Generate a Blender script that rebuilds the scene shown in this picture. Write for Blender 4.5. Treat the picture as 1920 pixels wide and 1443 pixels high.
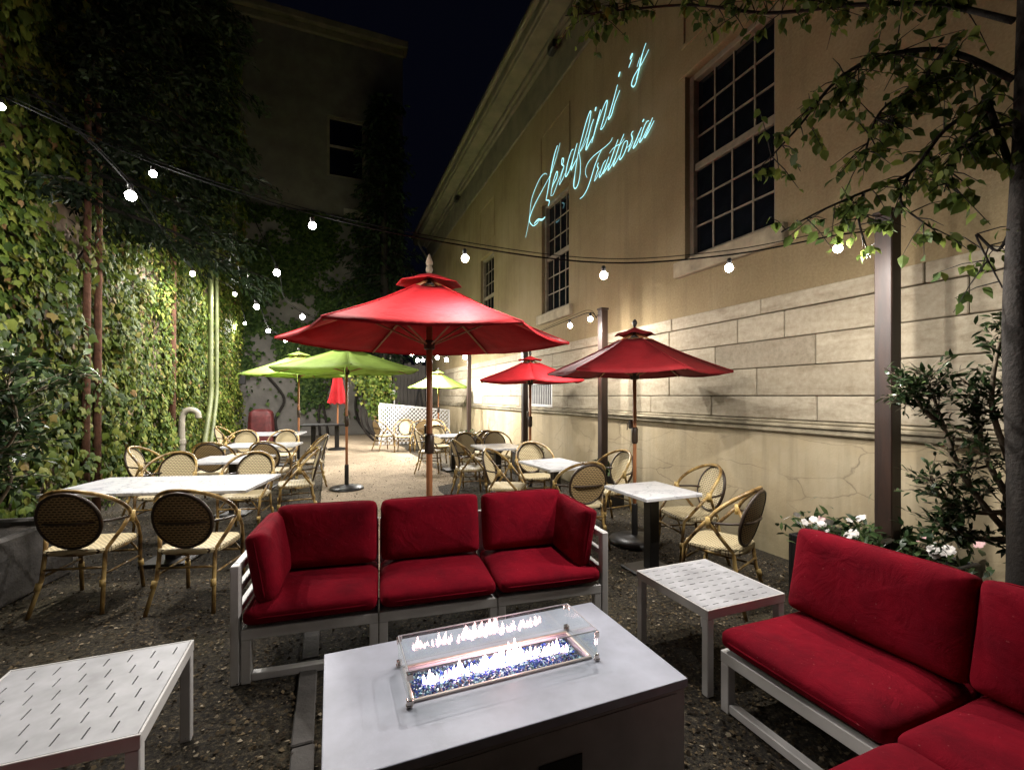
import bpy, math, random
import numpy as np
from mathutils import Vector, Matrix, noise

random.seed(7); np.random.seed(7)
for _o in list(bpy.data.objects):
    bpy.data.objects.remove(_o)
SC = bpy.context.scene
COL = SC.collection
PI = math.pi

# ------------------------------------------------------------------ camera
FPX, CX, HY, EYE = 850.0, 960.0, 742.0, 1.6
YAW = math.atan(340.0 / 850.0)
cam_d = bpy.data.cameras.new('camera')
cam_d.sensor_width = 36.0
cam_d.lens = 36.0 * FPX / 1920.0
cam_d.shift_y = (HY - 721.5) / 1920.0
cam_d.clip_start = 0.05
cam_d.clip_end = 500
cam = bpy.data.objects.new('camera', cam_d)
cam.location = (0, 0, EYE)
cam.rotation_euler = (PI / 2, 0, -YAW)
COL.objects.link(cam)
SC.camera = cam
SC.render.resolution_x, SC.render.resolution_y = 1024, 769

# ------------------------------------------------------------------ night sky, exposure
W = bpy.data.worlds.new('World')
SC.world = W
W.use_nodes = True
_bg = W.node_tree.nodes['Background']
_bg.inputs['Color'].default_value = (0.18, 0.22, 0.55, 1)
_bg.inputs['Strength'].default_value = 0.006
SC.view_settings.view_transform = 'Standard'
SC.view_settings.look = 'None'
SC.view_settings.gamma = 1.0
SC.view_settings.exposure = 0.0
BULB_W = 6400.0          # emission strength of a bulb

cy = SC.cycles
SC.render.engine = 'CYCLES'
cy.max_bounces = 6
cy.diffuse_bounces = 1
cy.glossy_bounces = 3
cy.transmission_bounces = 6
cy.transparent_max_bounces = 10
cy.caustics_reflective = False
cy.caustics_refractive = False
cy.sample_clamp_indirect = 4.0
cy.use_denoising = True


def D(px, py):
    """direction (per metre of depth) through a place seen in the photograph"""
    u = (px - CX) / FPX
    v = (HY - py) / FPX
    s, c = math.sin(YAW), math.cos(YAW)
    return Vector((s + u * c, c - u * s, v))


def P(px, py, t):
    return Vector((0, 0, EYE)) + D(px, py) * t


def onwall(px, py, X):
    d = D(px, py)
    return Vector((0, 0, EYE)) + d * (X / d.x)


# ------------------------------------------------------------------ materials
def lin(c):
    return tuple(((x / 12.92) if x <= 0.04045 else ((x + 0.055) / 1.055) ** 2.4) for x in c)


def nmat(name):
    m = bpy.data.materials.new(name)
    m.use_nodes = True
    nt = m.node_tree
    b = nt.nodes['Principled BSDF']
    return m, nt, b


def N(nt, kind, **kw):
    n = nt.nodes.new(kind)
    for k, v in kw.items():
        if k in n.inputs:
            n.inputs[k].default_value = v
        else:
            setattr(n, k, v)
    return n


def ramp(nt, fac, stops):
    r = nt.nodes.new('ShaderNodeValToRGB')
    el = r.color_ramp.elements
    while len(el) < len(stops):
        el.new(0.5)
    for e, (p, c) in zip(el, stops):
        e.position = p
        e.color = (*c, 1)
    nt.links.new(fac, r.inputs['Fac'])
    return r.outputs['Color']


def mixc(nt, fac, a, b, mode='MIX'):
    m = nt.nodes.new('ShaderNodeMix')
    m.data_type = 'RGBA'
    m.blend_type = mode
    for s, x in ((0, fac), (6, a), (7, b)):
        if hasattr(x, 'is_linked'):
            nt.links.new(x, m.inputs[s])
        else:
            m.inputs[s].default_value = x if s == 0 else (*x, 1)
    return m.outputs[2]


def coords(nt, scale=(1, 1, 1), kind='Object', obj_random=False):
    tc = nt.nodes.new('ShaderNodeTexCoord')
    mp = nt.nodes.new('ShaderNodeMapping')
    mp.inputs['Scale'].default_value = scale
    nt.links.new(tc.outputs[kind], mp.inputs['Vector'])
    if obj_random:
        oi = nt.nodes.new('ShaderNodeObjectInfo')
        mul = N(nt, 'ShaderNodeMath', operation='MULTIPLY')
        mul.inputs[1].default_value = 37.0
        nt.links.new(oi.outputs['Random'], mul.inputs[0])
        nt.links.new(mul.outputs[0], mp.inputs['Location'])
    return mp.outputs['Vector']


def noise_fac(nt, vec, scale, detail=4, rough=0.6, dist=0.0):
    n = N(nt, 'ShaderNodeTexNoise')
    n.inputs['Scale'].default_value = scale
    n.inputs['Detail'].default_value = detail
    n.inputs['Roughness'].default_value = rough
    n.inputs['Distortion'].default_value = dist
    nt.links.new(vec, n.inputs['Vector'])
    return n.outputs['Fac']


def bump(nt, b, h, strength=0.3, dist=0.01):
    bp = nt.nodes.new('ShaderNodeBump')
    bp.inputs['Strength'].default_value = strength
    bp.inputs['Distance'].default_value = dist
    nt.links.new(h, bp.inputs['Height'])
    nt.links.new(bp.outputs['Normal'], b.inputs['Normal'])


def m_plain(name, col, rough=0.6, metal=0.0, var=0.15, scale=6.0, bumps=0.0, bscale=60.0, spec=0.5):
    m, nt, b = nmat(name)
    v = coords(nt)
    f = noise_fac(nt, v, scale)
    lo = tuple(c * (1 - var) for c in col)
    hi = tuple(min(1, c * (1 + var)) for c in col)
    nt.links.new(ramp(nt, f, [(0.3, lo), (0.7, hi)]), b.inputs['Base Color'])
    b.inputs['Roughness'].default_value = rough
    b.inputs['Metallic'].default_value = metal
    b.inputs['Specular IOR Level'].default_value = spec
    if bumps:
        bump(nt, b, noise_fac(nt, v, bscale, 3), bumps)
    return m


def m_stucco():
    m, nt, b = nmat('stucco')
    v = coords(nt)
    f = noise_fac(nt, v, 0.7, 6, 0.65)
    c = ramp(nt, f, [(0.3, (0.21, 0.15, 0.07)), (0.5, (0.30, 0.225, 0.115)), (0.7, (0.37, 0.29, 0.17))])
    vs = coords(nt, (0.5, 2.2, 0.12))
    s = noise_fac(nt, vs, 3.0, 5, 0.6)
    c = mixc(nt, ramp(nt, s, [(0.5, (0, 0, 0)), (0.8, (0.5, 0.5, 0.5))]), c, (0.13, 0.10, 0.055))
    f2 = noise_fac(nt, v, 40, 4, 0.7)
    c = mixc(nt, 0.25, c, ramp(nt, f2, [(0.35, (0.16, 0.115, 0.055)), (0.65, (0.38, 0.30, 0.18))]))
    nt.links.new(c, b.inputs['Base Color'])
    b.inputs['Roughness'].default_value = 0.92
    bump(nt, b, noise_fac(nt, v, 55, 4, 0.7), 0.5, 0.01)
    return m


def m_lowerwall():
    m, nt, b = nmat('cracked_render')
    v = coords(nt)
    f = noise_fac(nt, v, 0.9, 6, 0.65)
    c = ramp(nt, f, [(0.3, (0.36, 0.28, 0.16)), (0.5, (0.46, 0.37, 0.23)), (0.7, (0.53, 0.45, 0.31))])
    # water stains running down from the ledge and moss at the foot
    vs = coords(nt, (0.5, 3.0, 0.25))
    s = noise_fac(nt, vs, 2.2, 5, 0.65)
    c = mixc(nt, ramp(nt, s, [(0.48, (0, 0, 0)), (0.75, (0.55, 0.55, 0.55))]), c, (0.27, 0.22, 0.14))
    sep = nt.nodes.new('ShaderNodeSeparateXYZ')
    tc = nt.nodes.new('ShaderNodeTexCoord')
    nt.links.new(tc.outputs['Object'], sep.inputs[0])
    mr = N(nt, 'ShaderNodeMapRange')
    mr.inputs['From Min'].default_value = 0.0
    mr.inputs['From Max'].default_value = 0.55
    mr.inputs['To Min'].default_value = 1.0
    mr.inputs['To Max'].default_value = 0.0
    nt.links.new(sep.outputs['Z'], mr.inputs['Value'])
    mm = N(nt, 'ShaderNodeMath', operation='MULTIPLY')
    nt.links.new(mr.outputs[0], mm.inputs[0])
    nt.links.new(noise_fac(nt, v, 3.0, 5), mm.inputs[1])
    c = mixc(nt, mm.outputs[0], c, (0.13, 0.12, 0.05))
    # wandering cracks, mostly level
    nz = N(nt, 'ShaderNodeTexNoise')
    nz.inputs['Scale'].default_value = 1.6
    nz.inputs['Detail'].default_value = 6
    nt.links.new(v, nz.inputs['Vector'])
    off = N(nt, 'ShaderNodeVectorMath', operation='MULTIPLY_ADD')
    off.inputs[1].default_value = (0.5, 0.5, 0.5)
    nt.links.new(nz.outputs['Color'], off.inputs[0])
    sc_ = coords(nt, (0.4, 0.75, 2.6))
    nt.links.new(sc_, off.inputs[2])
    vo = N(nt, 'ShaderNodeTexVoronoi', feature='DISTANCE_TO_EDGE')
    vo.inputs['Scale'].default_value = 1.25
    nt.links.new(off.outputs[0], vo.inputs['Vector'])
    crack = ramp(nt, vo.outputs['Distance'], [(0.0, (1, 1, 1)), (0.004, (.5, .5, .5)), (0.013, (0, 0, 0))])
    keep = ramp(nt, noise_fac(nt, v, 1.3, 3), [(0.40, (0, 0, 0)), (0.62, (0.75, 0.75, 0.75))])
    ck = mixc(nt, 1.0, crack, keep, 'MULTIPLY')
    c = mixc(nt, ck, c, (0.06, 0.045, 0.03))
    nt.links.new(c, b.inputs['Base Color'])
    b.inputs['Roughness'].default_value = 0.9
    bump(nt, b, noise_fac(nt, v, 30, 5, 0.7), 0.4, 0.01)
    return m


def m_block():
    m, nt, b = nmat('stone_block')
    v = coords(nt, (1, 1, 1), 'Object', True)
    oi = nt.nodes.new('ShaderNodeObjectInfo')
    base = ramp(nt, oi.outputs['Random'], [(0.0, (0.23, 0.19, 0.13)), (0.22, (0.38, 0.32, 0.225)),
                                           (0.6, (0.45, 0.385, 0.275)), (1.0, (0.52, 0.45, 0.335))])
    vs = coords(nt, (1, 0.6, 3.0), 'Object', True)
    s = noise_fac(nt, vs, 2.6, 7, 0.65, 1.2)
    c = mixc(nt, ramp(nt, s, [(0.40, (0, 0, 0)), (0.52, (0.25, 0.25, 0.25)), (0.68, (0.85, 0.85, 0.85))]), base, (0.19, 0.145, 0.085))
    f2 = noise_fac(nt, v, 22, 5, 0.7)
    c = mixc(nt, 0.35, c, ramp(nt, f2, [(0.3, (0.22, 0.175, 0.11)), (0.7, (0.58, 0.51, 0.39))]))
    nt.links.new(c, b.inputs['Base Color'])
    b.inputs['Roughness'].default_value = 0.85
    bump(nt, b, noise_fac(nt, v, 18, 6, 0.7), 0.45, 0.012)
    return m


def m_ground():
    m, nt, b = nmat('mulch_ground')
    v = coords(nt)
    f = noise_fac(nt, v, 38, 6, 0.75)
    c = ramp(nt, f, [(0.38, (0.008, 0.006, 0.004)), (0.5, (0.030, 0.023, 0.014)), (0.60, (0.10, 0.078, 0.045)),
                     (0.72, (0.30, 0.25, 0.17))])
    f2 = noise_fac(nt, v, 0.8, 4)
    c = mixc(nt, ramp(nt, f2, [(0.5, (0, 0, 0)), (0.7, (0.4, 0.4, 0.4))]), c, (0.09, 0.072, 0.02))
    nt.links.new(c, b.inputs['Base Color'])
    b.inputs['Roughness'].default_value = 0.95
    bump(nt, b, noise_fac(nt, v, 60, 5, 0.8), 0.9, 0.03)
    return m


def m_path():
    m, nt, b = nmat('path_dirt')
    v = coords(nt)
    f = noise_fac(nt, v, 1.3, 6, 0.7)
    c = ramp(nt, f, [(0.32, (0.10, 0.07, 0.04)), (0.48, (0.22, 0.165, 0.105)), (0.72, (0.33, 0.255, 0.175))])
    f2 = noise_fac(nt, v, 45, 6, 0.8)
    c = mixc(nt, 0.5, c, ramp(nt, f2, [(0.38, (0.05, 0.035, 0.02)), (0.5, (0.33, 0.255, 0.165)), (0.66, (0.60, 0.51, 0.38))]))
    nt.links.new(c, b.inputs['Base Color'])
    b.inputs['Roughness'].default_value = 0.95
    bump(nt, b, f2, 0.6, 0.015)
    return m


def m_leaf(name, stops, rough=0.6, trans=0.25):
    m, nt, b = nmat(name)
    geo = nt.nodes.new('ShaderNodeNewGeometry')
    c = ramp(nt, geo.outputs['Random Per Island'], stops)
    oi = nt.nodes.new('ShaderNodeObjectInfo')
    hs = nt.nodes.new('ShaderNodeHueSaturation')
    mr = N(nt, 'ShaderNodeMapRange')
    mr.inputs['To Min'].default_value = 0.7
    mr.inputs['To Max'].default_value = 1.3
    nt.links.new(oi.outputs['Random'], mr.inputs['Value'])
    nt.links.new(mr.outputs[0], hs.inputs['Value'])
    nt.links.new(c, hs.inputs['Color'])
    c = hs.outputs['Color']
    nt.links.new(c, b.inputs['Base Color'])
    b.inputs['Roughness'].default_value = rough
    b.inputs['Specular IOR Level'].default_value = 0.2
    tr = nt.nodes.new('ShaderNodeBsdfTranslucent')
    nt.links.new(c, tr.inputs['Color'])
    mx = nt.nodes.new('ShaderNodeMixShader')
    mx.inputs[0].default_value = trans
    nt.links.new(b.outputs[0], mx.inputs[1])
    nt.links.new(tr.outputs[0], mx.inputs[2])
    nt.links.new(mx.outputs[0], nt.nodes['Material Output'].inputs['Surface'])
    return m


def m_canvas(name, col, trans=0.22):
    m, nt, b = nmat(name)
    v = coords(nt)
    f = noise_fac(nt, v, 2.5, 6, 0.65)
    c = ramp(nt, f, [(0.3, tuple(x * 0.68 for x in col)), (0.5, col), (0.72, tuple(min(1, x * 1.22 + .006) for x in col))])
    nt.links.new(c, b.inputs['Base Color'])
    b.inputs['Roughness'].default_value = 0.75
    b.inputs['Specular IOR Level'].default_value = 0.25
    bump(nt, b, noise_fac(nt, v, 4.5, 5, 0.6, 1.2), 0.5, 0.03)
    tr = nt.nodes.new('ShaderNodeBsdfTranslucent')
    nt.links.new(c, tr.inputs['Color'])
    mx = nt.nodes.new('ShaderNodeMixShader')
    mx.inputs[0].default_value = trans
    nt.links.new(b.outputs[0], mx.inputs[1])
    nt.links.new(tr.outputs[0], mx.inputs[2])
    nt.links.new(mx.outputs[0], nt.nodes['Material Output'].inputs['Surface'])
    return m


def m_cushion():
    m, nt, b = nmat('red_cushion_fabric')
    v = coords(nt, (1, 1, 1), 'Object', True)
    f = noise_fac(nt, v, 4.5, 6, 0.65)
    c = ramp(nt, f, [(0.3, (0.105, 0.001, 0.007)), (0.55, (0.175, 0.0016, 0.010)), (0.75, (0.225, 0.003, 0.013))])
    sp = noise_fac(nt, v, 260, 2)
    c = mixc(nt, ramp(nt, sp, [(0.60, (0, 0, 0)), (0.72, (0.22, 0.22, 0.22))]), c, (0.32, 0.012, 0.025))
    lint = noise_fac(nt, v, 75, 1)
    c = mixc(nt, ramp(nt, lint, [(0.75, (0, 0, 0)), (0.78, (0.3, 0.3, 0.3))]), c, (0.45, 0.16, 0.16))
    nt.links.new(c, b.inputs['Base Color'])
    b.inputs['Roughness'].default_value = 0.95
    b.inputs['Specular IOR Level'].default_value = 0.12
    w = noise_fac(nt, v, 7, 4, 0.6, 1.5)
    fine = noise_fac(nt, v, 300, 2)
    add = N(nt, 'ShaderNodeMath', operation='MULTIPLY_ADD')
    add.inputs[1].default_value = 0.12
    nt.links.new(fine, add.inputs[0])
    nt.links.new(w, add.inputs[2])
    bump(nt, b, add.outputs[0], 0.4, 0.02)
    return m


def m_marble():
    m, nt, b = nmat('white_marble')
    v = coords(nt, (1, 1, 1), 'Object', True)
    f = noise_fac(nt, v, 2.2, 7, 0.62, 1.6)
    c = ramp(nt, f, [(0.40, (0.74, 0.74, 0.76)), (0.485, (0.66, 0.67, 0.70)), (0.50, (0.36, 0.38, 0.43)),
                     (0.515, (0.68, 0.69, 0.72)), (0.7, (0.78, 0.78, 0.80))])
    nt.links.new(c, b.inputs['Base Color'])
    b.inputs['Roughness'].default_value = 0.18
    return m


def m_weave(name, light, dark, share):
    """rattan weave: rows of small dark gaps, staggered like brickwork"""
    m, nt, b = nmat(name)
    tc = nt.nodes.new('ShaderNodeTexCoord')
    mp = nt.nodes.new('ShaderNodeMapping')
    mp.inputs['Scale'].default_value = (1, 1, 1)
    nt.links.new(tc.outputs['UV'], mp.inputs['Vector'])
    br = nt.nodes.new('ShaderNodeTexBrick')
    br.offset = 0.5
    br.inputs['Scale'].default_value = 1.0
    br.inputs['Brick Width'].default_value = 0.036
    br.inputs['Row Height'].default_value = 0.019
    br.inputs['Mortar Size'].default_value = share
    br.inputs['Mortar Smooth'].default_value = 0.1
    br.inputs['Color1'].default_value = (*dark, 1)
    br.inputs['Color2'].default_value = (*dark, 1)
    br.inputs['Mortar'].default_value = (*light, 1)
    nt.links.new(mp.outputs[0], br.inputs['Vector'])
    oi = nt.nodes.new('ShaderNodeObjectInfo')
    hs = nt.nodes.new('ShaderNodeHueSaturation')
    mr = N(nt, 'ShaderNodeMapRange')
    mr.inputs['To Min'].default_value = 0.82
    mr.inputs['To Max'].default_value = 1.1
    nt.links.new(oi.outputs['Random'], mr.inputs['Value'])
    nt.links.new(mr.outputs[0], hs.inputs['Value'])
    nt.links.new(br.outputs['Color'], hs.inputs['Color'])
    nt.links.new(hs.outputs['Color'], b.inputs['Base Color'])
    b.inputs['Roughness'].default_value = 0.55
    bump(nt, b, br.outputs['Fac'], 0.6, 0.004)
    return m


def m_bamboo():
    m, nt, b = nmat('bamboo')
    v = coords(nt)
    f = noise_fac(nt, v, 7, 5, 0.6, 0.5)
    c = ramp(nt, f, [(0.36, (0.055, 0.028, 0.010)), (0.46, (0.22, 0.13, 0.04)), (0.58, (0.46, 0.31, 0.11)),
                     (0.75, (0.60, 0.44, 0.18))])
    nt.links.new(c, b.inputs['Base Color'])
    b.inputs['Roughness'].default_value = 0.3
    return m


def m_wood(name, a, bb, rough=0.45):
    m, nt, b = nmat(name)
    v = coords(nt, (9, 9, 0.8), 'Object')
    f = noise_fac(nt, v, 3.0, 6, 0.6, 0.8)
    nt.links.new(ramp(nt, f, [(0.3, a), (0.7, bb)]), b.inputs['Base Color'])
    b.inputs['Roughness'].default_value = rough
    bump(nt, b, f, 0.2, 0.004)
    return m


def m_emit(name, col, s):
    m = bpy.data.materials.new(name)
    m.use_nodes = True
    nt = m.node_tree
    nt.nodes.remove(nt.nodes['Principled BSDF'])
    e = nt.nodes.new('ShaderNodeEmission')
    e.inputs['Color'].default_value = (*col, 1)
    e.inputs['Strength'].default_value = s
    nt.links.new(e.outputs[0], nt.nodes['Material Output'].inputs['Surface'])
    return m


def m_glass(name, rough=0.02, tint=(0.9, 0.97, 0.95), refl=0.10):
    m = bpy.data.materials.new(name)
    m.use_nodes = True
    nt = m.node_tree
    nt.nodes.remove(nt.nodes['Principled BSDF'])
    t = nt.nodes.new('ShaderNodeBsdfTransparent')
    t.inputs['Color'].default_value = (*tint, 1)
    g = nt.nodes.new('ShaderNodeBsdfGlossy')
    g.inputs['Roughness'].default_value = rough
    fr = nt.nodes.new('ShaderNodeLayerWeight')
    fr.inputs['Blend'].default_value = 0.5
    pw = N(nt, 'ShaderNodeMath', operation='POWER')
    pw.inputs[1].default_value = 3.0
    nt.links.new(fr.outputs['Facing'], pw.inputs[0])
    add = N(nt, 'ShaderNodeMath', operation='MULTIPLY_ADD')
    add.inputs[1].default_value = 0.6
    add.inputs[2].default_value = refl
    nt.links.new(pw.outputs[0], add.inputs[0])
    mx = nt.nodes.new('ShaderNodeMixShader')
    nt.links.new(add.outputs[0], mx.inputs[0])
    nt.links.new(t.outputs[0], mx.inputs[1])
    nt.links.new(g.outputs[0], mx.inputs[2])
    nt.links.new(mx.outputs[0], nt.nodes['Material Output'].inputs['Surface'])
    return m


M = {}
M['stucco'] = m_stucco()
M['lower'] = m_lowerwall()
M['block'] = m_block()
M['ledge'] = m_plain('ledge_stone', (0.34, 0.29, 0.20), 0.9, var=0.45, scale=5, bumps=0.5, bscale=30)
M['sillstone'] = m_plain('sill_stone', (0.36, 0.30, 0.20), 0.85, var=0.3, scale=5, bumps=0.4, bscale=40)
M['cornice'] = m_plain('cornice_paint', (0.20, 0.175, 0.13), 0.8, var=0.25, scale=2.5, bumps=0.2)
M['sash'] = m_plain('window_paint', (0.24, 0.195, 0.135), 0.6, var=0.25, scale=8)
M['pane'] = m_plain('dark_pane', (0.006, 0.007, 0.010), 0.08, var=0.3)
M['ground'] = m_ground()
M['path'] = m_path()
M['ivywall'] = m_plain('old_pink_plaster', (0.26, 0.19, 0.14), 0.9, var=0.35, scale=2.2, bumps=0.5, bscale=25)
M['rearwall'] = m_plain('rear_plaster', (0.14, 0.13, 0.115), 0.9, var=0.3, scale=1.2, bumps=0.4, bscale=20)
M['brownred'] = m_plain('old_red_paint', (0.16, 0.06, 0.035), 0.7, var=0.35, scale=9)
M['ivy'] = m_leaf('ivy_leaf', [(0.0, (0.025, 0.050, 0.010)), (0.35, (0.08, 0.13, 0.018)), (0.7, (0.16, 0.21, 0.030)),
                              (0.93, (0.27, 0.28, 0.06)), (1.0, (0.28, 0.16, 0.07))])
M['vine'] = m_leaf('vine_leaf', [(0.0, (0.02, 0.05, 0.012)), (0.6, (0.06, 0.11, 0.025)), (1.0, (0.12, 0.18, 0.04))])
M['shrub'] = m_leaf('shrub_leaf', [(0.0, (0.014, 0.028, 0.012)), (0.6, (0.03, 0.055, 0.02)), (1.0, (0.07, 0.10, 0.035))], 0.3, 0.1)
M['birch'] = m_leaf('tree_leaf', [(0.0, (0.035, 0.06, 0.018)), (0.6, (0.09, 0.13, 0.03)), (1.0, (0.20, 0.24, 0.05))], 0.55, 0.45)
M['needle'] = m_leaf('needle_leaf', [(0.0, (0.008, 0.016, 0.008)), (1.0, (0.025, 0.045, 0.018))], 0.7, 0.05)
M['bark'] = m_plain('bark', (0.018, 0.014, 0.011), 0.9, var=0.4, scale=14, bumps=0.8, bscale=40)
M['cedarbark'] = m_plain('reddish_cedar_bark', (0.17, 0.08, 0.05), 0.9, var=0.4, scale=12, bumps=0.7, bscale=30)
M['palebark'] = m_plain('pale_stem', (0.20, 0.16, 0.11), 0.85, var=0.4, scale=14, bumps=0.5)
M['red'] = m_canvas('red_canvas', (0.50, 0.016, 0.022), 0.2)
M['shadedred'] = m_canvas('shaded_red_canvas', (0.20, 0.007, 0.010), 0.10)  # copy of the red canvas with shade put into its darker colour
M['green'] = m_canvas('lime_canvas', (0.36, 0.52, 0.10), 0.3)
M['cushion'] = m_cushion()
M['alu'] = m_plain('white_aluminium', (0.62, 0.60, 0.58), 0.45, var=0.08, scale=5)
M['alutop'] = m_plain('white_slotted_metal', (0.38, 0.38, 0.40), 0.45, var=0.35, scale=4)
M['firetop'] = m_plain('grey_white_cement_top', (0.39, 0.405, 0.48), 0.38, var=0.2, scale=3.5, bumps=0.06)
M['firebody'] = m_plain('grey_cement_body', (0.46, 0.45, 0.44), 0.7, var=0.2, scale=3, bumps=0.2)
M['black'] = m_plain('black_metal', (0.014, 0.013, 0.013), 0.4, var=0.3)
M['blackbox'] = m_plain('black_planter', (0.018, 0.016, 0.016), 0.55, var=0.4)
M['cable'] = m_plain('rubber_cable', (0.004, 0.004, 0.004), 0.9, var=0.2, spec=0.05)
M['steel'] = m_plain('clip_steel', (0.65, 0.58, 0.52), 0.22, metal=1.0, var=0.1)
M['brass'] = m_plain('rim_steel', (0.78, 0.66, 0.60), 0.3, metal=0.6, var=0.1)
M['tray'] = m_plain('scorched_tray', (0.30, 0.20, 0.17), 0.6, var=0.3, scale=20)
M['glass'] = m_glass('guard_glass', tint=(0.93, 0.96, 0.96), refl=0.05)
M['bluegem'] = m_plain('blue_fire_glass', (0.02, 0.06, 0.36), 0.08, var=0.9, scale=30)
M['icegem'] = m_plain('pale_fire_glass', (0.35, 0.62, 0.80), 0.08, var=0.5, scale=30)
M['marble'] = m_marble()
M['weave'] = m_weave('cream_weave', (0.66, 0.55, 0.33), (0.05, 0.03, 0.015), 0.0068)
M['weaveback'] = m_weave('brown_weave', (0.46, 0.32, 0.15), (0.014, 0.009, 0.006), 0.0058)
M['bamboo'] = m_bamboo()
M['wrap'] = m_plain('yellow_wrap', (0.55, 0.38, 0.13), 0.5, var=0.2, scale=40)
M['darkcane'] = m_plain('dark_cane', (0.040, 0.024, 0.014), 0.4, var=0.4, scale=20)
M['polewood'] = m_wood('teak_pole', (0.30, 0.11, 0.04), (0.48, 0.20, 0.08))
M['postwood'] = m_wood('dark_post_wood', (0.014, 0.008, 0.006), (0.038, 0.018, 0.011), 0.45)
M['plankwood'] = m_wood('grey_plank', (0.035, 0.03, 0.026), (0.08, 0.07, 0.06), 0.7)
M['lattice'] = m_plain('white_lattice', (0.72, 0.70, 0.68), 0.6, var=0.12, scale=6)
M['bulb'] = m_emit('lit_bulb', (1.0, 0.95, 0.89), BULB_W)
M['bulbtop'] = m_emit('glowing_bulb_neck', (1.0, 0.95, 0.89), 60.0)
def m_flame():
    m = m_emit('gas_flame', (1.0, 0.58, 0.56), 40.0)
    nt = m.node_tree
    em = [n for n in nt.nodes if n.type == 'EMISSION'][0]
    tr = nt.nodes.new('ShaderNodeBsdfTransparent')
    lw_ = nt.nodes.new('ShaderNodeLayerWeight')
    lw_.inputs['Blend'].default_value = 0.45
    mx = nt.nodes.new('ShaderNodeMixShader')
    nt.links.new(lw_.outputs['Facing'], mx.inputs[0])
    nt.links.new(em.outputs[0], mx.inputs[1])
    nt.links.new(tr.outputs[0], mx.inputs[2])
    nt.links.new(mx.outputs[0], nt.nodes['Material Output'].inputs['Surface'])
    return m


M['flame'] = m_flame()
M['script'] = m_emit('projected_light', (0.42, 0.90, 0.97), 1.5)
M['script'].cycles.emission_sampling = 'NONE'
M['bulbtop'].cycles.emission_sampling = 'NONE'
M['petal'] = m_plain('white_petal', (0.78, 0.74, 0.70), 0.6, var=0.1)
M['pinkpetal'] = m_plain('pink_petal', (0.72, 0.45, 0.45), 0.6, var=0.15)
M['soil'] = m_plain('soil', (0.03, 0.022, 0.015), 0.95, var=0.5, scale=30, bumps=0.8)
M['concrete'] = m_plain('grey_concrete', (0.085, 0.078, 0.072), 0.9, var=0.35, scale=5, bumps=0.6, bscale=30)
M['rubble'] = m_plain('grey_rock', (0.13, 0.115, 0.10), 0.92, var=0.55, scale=7, bumps=0.8, bscale=30)
M['pipewhite'] = m_plain('white_pipe', (0.33, 0.30, 0.24), 0.5, var=0.2, scale=8)
M['pipegreen'] = m_plain('pale_downpipe', (0.15, 0.17, 0.07), 0.5, var=0.25, scale=5)
M['litter'] = m_leaf('leaf_litter', [(0.0, (0.015, 0.010, 0.006)), (0.5, (0.06, 0.042, 0.022)), (0.85, (0.17, 0.125, 0.07)), (1.0, (0.38, 0.32, 0.23))], 0.85, 0.03)
M['tarp'] = m_plain('dark_red_tarp', (0.10, 0.015, 0.015), 0.6, var=0.4, scale=6, bumps=0.4)
M['whiteboard'] = m_plain('white_board', (0.68, 0.68, 0.66), 0.6, var=0.1)


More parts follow.
